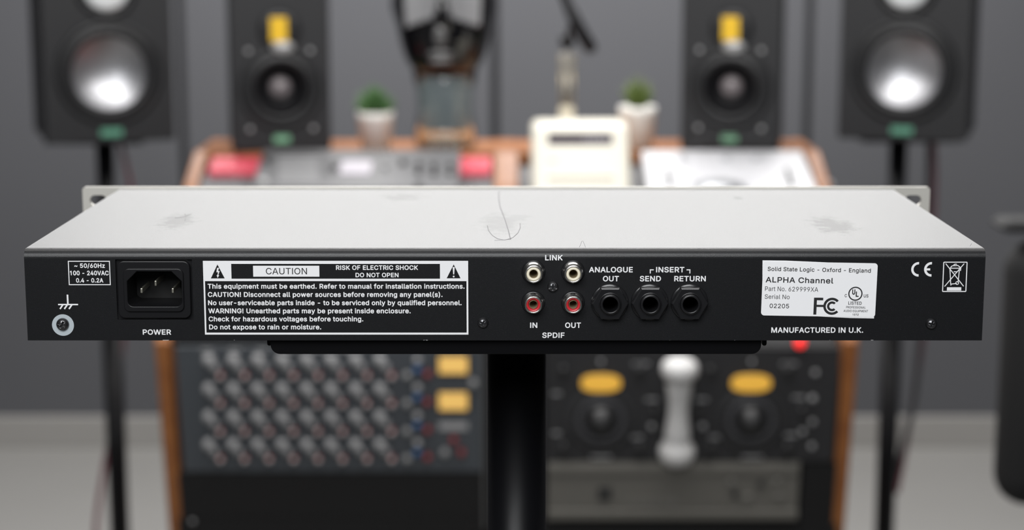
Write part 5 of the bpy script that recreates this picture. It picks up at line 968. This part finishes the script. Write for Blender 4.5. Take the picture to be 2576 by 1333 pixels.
# ------------------------------------------------------------------ things on the console's top board
ZB = 0.9885
M_POT = mat('off_white_ceramic', (0.82, 0.80, 0.75), 0.45)
M_SOIL = mat('dark_soil', (0.03, 0.022, 0.015), 0.9)
M_LEAF = mat('succulent_green', (0.07, 0.16, 0.045), 0.5, var=(60, (0.04, 0.10, 0.03)))
M_LEAF2 = mat('olive_green_leaf', (0.12, 0.16, 0.03), 0.5, var=(60, (0.06, 0.10, 0.02)))
def plant(label, px, Y, hw, hpot, hleaf, m, spread, n, seed):
    rnd = random.Random(seed)
    x = at(px, 370, Y).x
    t = thing('potted_succulent', label, 'plant', (x, Y, ZB), 'potted succulents')
    r1, r0 = hw, hw*0.80
    obj('pot', B().lathe(x, Y, [(0, ZB), (r0, ZB), (r1*0.975, ZB+hpot*0.82), (r1, ZB+hpot*0.83), (r1, ZB+hpot), (r1*0.9, ZB+hpot), (r1*0.88, ZB+hpot*0.9), (0, ZB+hpot*0.9)], UPF, 40), M_POT, t)
    obj('soil', B().lathe(x, Y, [(r1*0.88, ZB+hpot*0.90), (r1*0.5, ZB+hpot*0.94), (0, ZB+hpot*0.95)], UPF, 20), M_SOIL, t)
    for k in range(n):
        f = (k+0.5)/n; tilt = spread*(f**0.7); az = k*2.39996
        L = hleaf*(1.0-0.25*f)*rnd.uniform(0.88, 1.05); d = Vector((math.sin(tilt)*math.cos(az), math.sin(tilt)*math.sin(az), math.cos(tilt)))
        p0 = Vector((x, Y, ZB+hpot*0.93)) + Vector((d.x, d.y, 0))*0.006
        bend = Vector((0, 0, 0.12*L))
        pts = [p0, p0+d*L*0.35, p0+d*L*0.7+bend*0.5, p0+d*L+bend]
        obj('leaf', B().tube(pts, [0.0028, 0.0042, 0.003, 0.0004], 6), m, t)
plant('white pot with a rounded bright green succulent beside left inner monitor', 945, 3.24, 0.0325, 0.066, 0.050, M_LEAF, 1.35, 46, 1)
plant('white pot with a spiky olive green succulent behind the cream machine', 1603, 3.26, 0.0335, 0.074, 0.054, M_LEAF2, 0.85, 22, 2)

# glossy black head on a clear glass neck
M_GLASS = mat('greenish_clear_glass', (0.88, 0.95, 0.94), 0.04, trans=1.0, ior=1.45)
M_GHEAD = mat('glossy_black_glass', (0.004, 0.004, 0.005), 0.08)
M_CRINK = mat('crinkled_silver_band', (0.50, 0.50, 0.51), 0.28, 0.35)
HY = 3.27
hx = at(1120, 300, HY).x
hd = thing('mannequin_head', 'glossy black mannequin head on a greenish clear glass neck', 'sculpture', (hx, HY, ZB))
nk = [(0.0, ZB), (0.050, ZB), (0.055, ZB+0.006), (0.054, ZB+0.03), (0.050, ZB+0.07), (0.052, ZB+0.105), (0.058, ZB+0.135), (0.05, ZB+0.142), (0.046, ZB+0.13), (0.044, ZB+0.07), (0.046, ZB+0.03), (0.044, ZB+0.006), (0.0, ZB+0.005)]
obj('glass_neck', B().lathe(hx, HY, nk, UPF, 48), M_GLASS, hd)
def head_mesh():
    b = B(); c = Vector((hx, HY, ZB+0.258))
    g = bmesh.ops.create_uvsphere(b.bm, u_segments=72, v_segments=56, radius=1)
    def bump(u, v, cu, cv, su, sv): return math.exp(-((u-cu)/su)**2 - ((v-cv)/sv)**2)
    for vt in g['verts']:
        q = vt.co.copy(); x, y, z = q
        rx, ry, rz = 0.086, 0.100, 0.135
        if z < 0:
            g_ = min(2.6, max(1e-4, 1-z*z)**-0.225); rx *= g_; ry *= g_
        p_ = Vector((x*rx, y*ry, z*rz))
        if y < 0:
            f = -y
            dp = 0.020*bump(x, z, 0, -0.16, 0.13, 0.20) + 0.010*bump(x, z, 0, 0.05, 0.08, 0.16)      # nose
            dp += 0.007*bump(x, z, 0, -0.47, 0.22, 0.05) + 0.007*bump(x, z, 0, -0.58, 0.20, 0.05) - 0.005*bump(x, z, 0, -0.525, 0.22, 0.022)   # lips
            dp += 0.010*bump(x, z, 0, -0.80, 0.24, 0.12)                                              # chin
            for sg in (-1, 1):
                dp -= 0.012*bump(x, z, sg*0.34, 0.06, 0.18, 0.10)                                     # eye sockets
                dp += 0.006*bump(x, z, sg*0.34, 0.05, 0.10, 0.05) + 0.006*bump(x, z, sg*0.34, 0.24, 0.26, 0.07)  # eyes, brow
                dp += 0.005*bump(x, z, sg*0.48, -0.22, 0.2, 0.2)
            p_.y -= dp*f**0.5
        for sg in (-1, 1):
            p_.x += sg*0.010*bump(y, z, 0.10, -0.02, 0.16, 0.24) if sg*x > 0.8 else 0                # ears
        vt.co = c + p_
        for f_ in vt.link_faces: f_.smooth = True
    return b
obj('head', head_mesh(), M_GHEAD, hd)
M_SMOKE = mat('smoky_grey_glass', (0.10, 0.10, 0.10), 0.15)
fz_ = ZB+0.175
obj('nose', B().ball((hx-0.004, HY-0.100, ZB+0.205), 0.012, 20, (1.0, 0.9, 1.9)), M_SMOKE, hd)
obj('lip', B().ball((hx-0.004, HY-0.094, ZB+0.172), 0.010, 20, (2.3, 0.8, 0.7)), M_SMOKE, hd)
obj('lip', B().ball((hx-0.004, HY-0.091, ZB+0.160), 0.010, 20, (2.0, 0.8, 0.75)), M_SMOKE, hd)
bnd = B(); vs_, fs_ = [], []; n_ = 72
for j, (zz, k_) in enumerate(((0.0, 1.02), (0.03, 1.05), (0.05, 1.04), (0.085, 1.02))):
    for i in range(n_+1):
        a_ = PI + PI*0.25 + (PI*0.50)*i/n_
        rr = k_ + (0.06 if i % 2 else 0.0)
        vs_.append((hx + 0.086*rr*math.cos(a_)*(1.0), HY + 0.100*rr*math.sin(a_), ZB+0.238+zz*1.4 - 0.030*abs(math.cos(a_)) + (0.004 if (i//3) % 2 else 0)*(j == 0)))
for j in range(3):
    for i in range(n_): fs_.append((j*(n_+1)+i, j*(n_+1)+i+1, (j+1)*(n_+1)+i+1, (j+1)*(n_+1)+i))
bnd._add(vs_, fs_)
o = obj('crinkled_band', bnd, M_CRINK, hd); md = o.modifiers.new('thickness', 'SOLIDIFY'); md.thickness = 0.002

# slim stand with black boom microphone
M_BP = mat('pale_brass_tube', (0.21, 0.20, 0.18), 0.35, 0.5)
MY = 3.30
mx_ = at(1426, 250, MY).x; mz = at(1426, 118, MY).z
ms = thing('microphone_stand', 'slim pale brass stand holding a black boom microphone behind the cream machine', 'microphone', (mx_, MY, ZB))
zt = at(1426, 270, MY).z
obj('foot', B().lathe(mx_, MY, [(0, ZB), (0.045, ZB), (0.045, ZB+0.008), (0.014, ZB+0.014), (0.0135, zt), (0.009, zt+0.004)], UPF, 32), mat('cream_metal_foot', (0.55, 0.50, 0.38), 0.4), ms)
obj('pole', B().lathe(mx_, MY, [(0.0085, ZB+0.01), (0.0085, mz-0.010)], UPF, 24), M_BP, ms)
for sg in (-1, 1): obj('guide_rod', B().tube([(mx_+sg*0.0115, MY-0.002, ZB+0.012), (mx_+sg*0.0115, MY-0.002, mz-0.012)], 0.0016, 8), mat('brass_rod', (0.42, 0.34, 0.20), 0.3, 0.8), ms)
obj('joint', B().ball((mx_, MY, at(1424, 104, MY).z), 0.0135, 20, (1, 1, 1.1)), M_POLE, ms)
pA, pB, pC, pD = at(1398, -60, MY-0.02), at(1432, 20, MY-0.02), at(1456, 70, MY-0.02), at(1487, 122, MY-0.02)
obj('boom_arm', B().tube([at(1340, -220, MY-0.02), pA, pB, pC], [0.006, 0.007, 0.009, 0.009], 16), M_POLE, ms)
obj('microphone_body', B().tube([at(1424, 8, MY-0.02), pB, pC, at(1470, 96, MY-0.02), pD, at(1492, 131, MY-0.02)], [0.006, 0.0105, 0.0120, 0.0125, 0.0115, 0.006], 20), M_POLE, ms)
obj('bracket', B().tube([(mx_, MY, at(1424, 104, MY).z), at(1436, 70, MY-0.012), at(1446, 48, MY-0.02)], 0.006, 12), M_POLE, ms)

# ------------------------------------------------------------------ office chair at the edge of the frame
M_CH = mat('black_chair_fabric', (0.006, 0.006, 0.0065), 0.75, bump=(300, 0.2, 0.0005))
cy = 2.35; cx0 = at(2533, 1000, cy).x; W = 0.48; cxm = cx0 + W/2
zt_, zb_ = at(2530, 615, cy).z, at(2530, 1290, cy).z
chair = thing('office_chair', 'black upholstered office chair beside the right speaker stand', 'chair', (cxm, cy-0.2, 0))
t = bmesh.new()
def cushion(x0, x1, y0, y1, z0, z1, bev):
    b = B(); t = bmesh.new(); bmesh.ops.create_cube(t, size=1)
    for v in t.verts: v.co = Vector((x0+(v.co.x+.5)*(x1-x0), y0+(v.co.y+.5)*(y1-y0), z0+(v.co.z+.5)*(z1-z0)))
    bmesh.ops.bevel(t, geom=t.edges[:], offset=bev, segments=6, profile=0.5, affect='EDGES')
    for f in t.faces: f.smooth = True
    me = bpy.data.meshes.new('t'); t.to_mesh(me); t.free(); b.bm.from_mesh(me); bpy.data.meshes.remove(me); return b
obj('backrest', cushion(cx0, cx0+W, cy, cy+0.085, zb_, zt_, 0.042), M_CH, chair)
e0 = at(2528, 570, cy)
obj('headrest', cushion(e0.x, e0.x+0.36, cy+0.01, cy+0.075, zt_+0.012, at(2530, 560, cy).z, 0.012), M_CH, chair)
obj('headrest_post', B().box(cxm-0.03, cxm+0.03, cy+0.03, cy+0.05, zt_-0.02, zt_+0.02, UPF), M_POLE, chair)
obj('seat', cushion(cx0+0.01, cx0+W-0.01, cy-0.46, cy+0.03, 0.44, 0.52, 0.035), M_CH, chair)
obj('back_bar', B().tube([(cxm, cy-0.1, 0.43), (cxm, cy+0.10, 0.43), (cxm, cy+0.115, 0.50), (cxm, cy+0.095, 0.75)], 0.018), M_POLE, chair)
obj('gas_column', B().lathe(cxm, cy-0.21, [(0.028, 0.09), (0.028, 0.25), (0.018, 0.25), (0.018, 0.44)], UPF, 24), M_POLE, chair)
for k in range(5):
    a_ = 2*PI*k/5+0.3; e = (cxm+0.27*math.cos(a_), cy-0.21+0.27*math.sin(a_))
    l = obj('base_arm', B().tube([(cxm, cy-0.21, 0.11), (e[0], e[1], 0.075)], [0.02, 0.013]), M_POLE, chair)
    obj('caster', B().tube([(e[0]-0.012, e[1], 0.028), (e[0]+0.012, e[1], 0.028)], 0.028, 20), M_POLE, l)
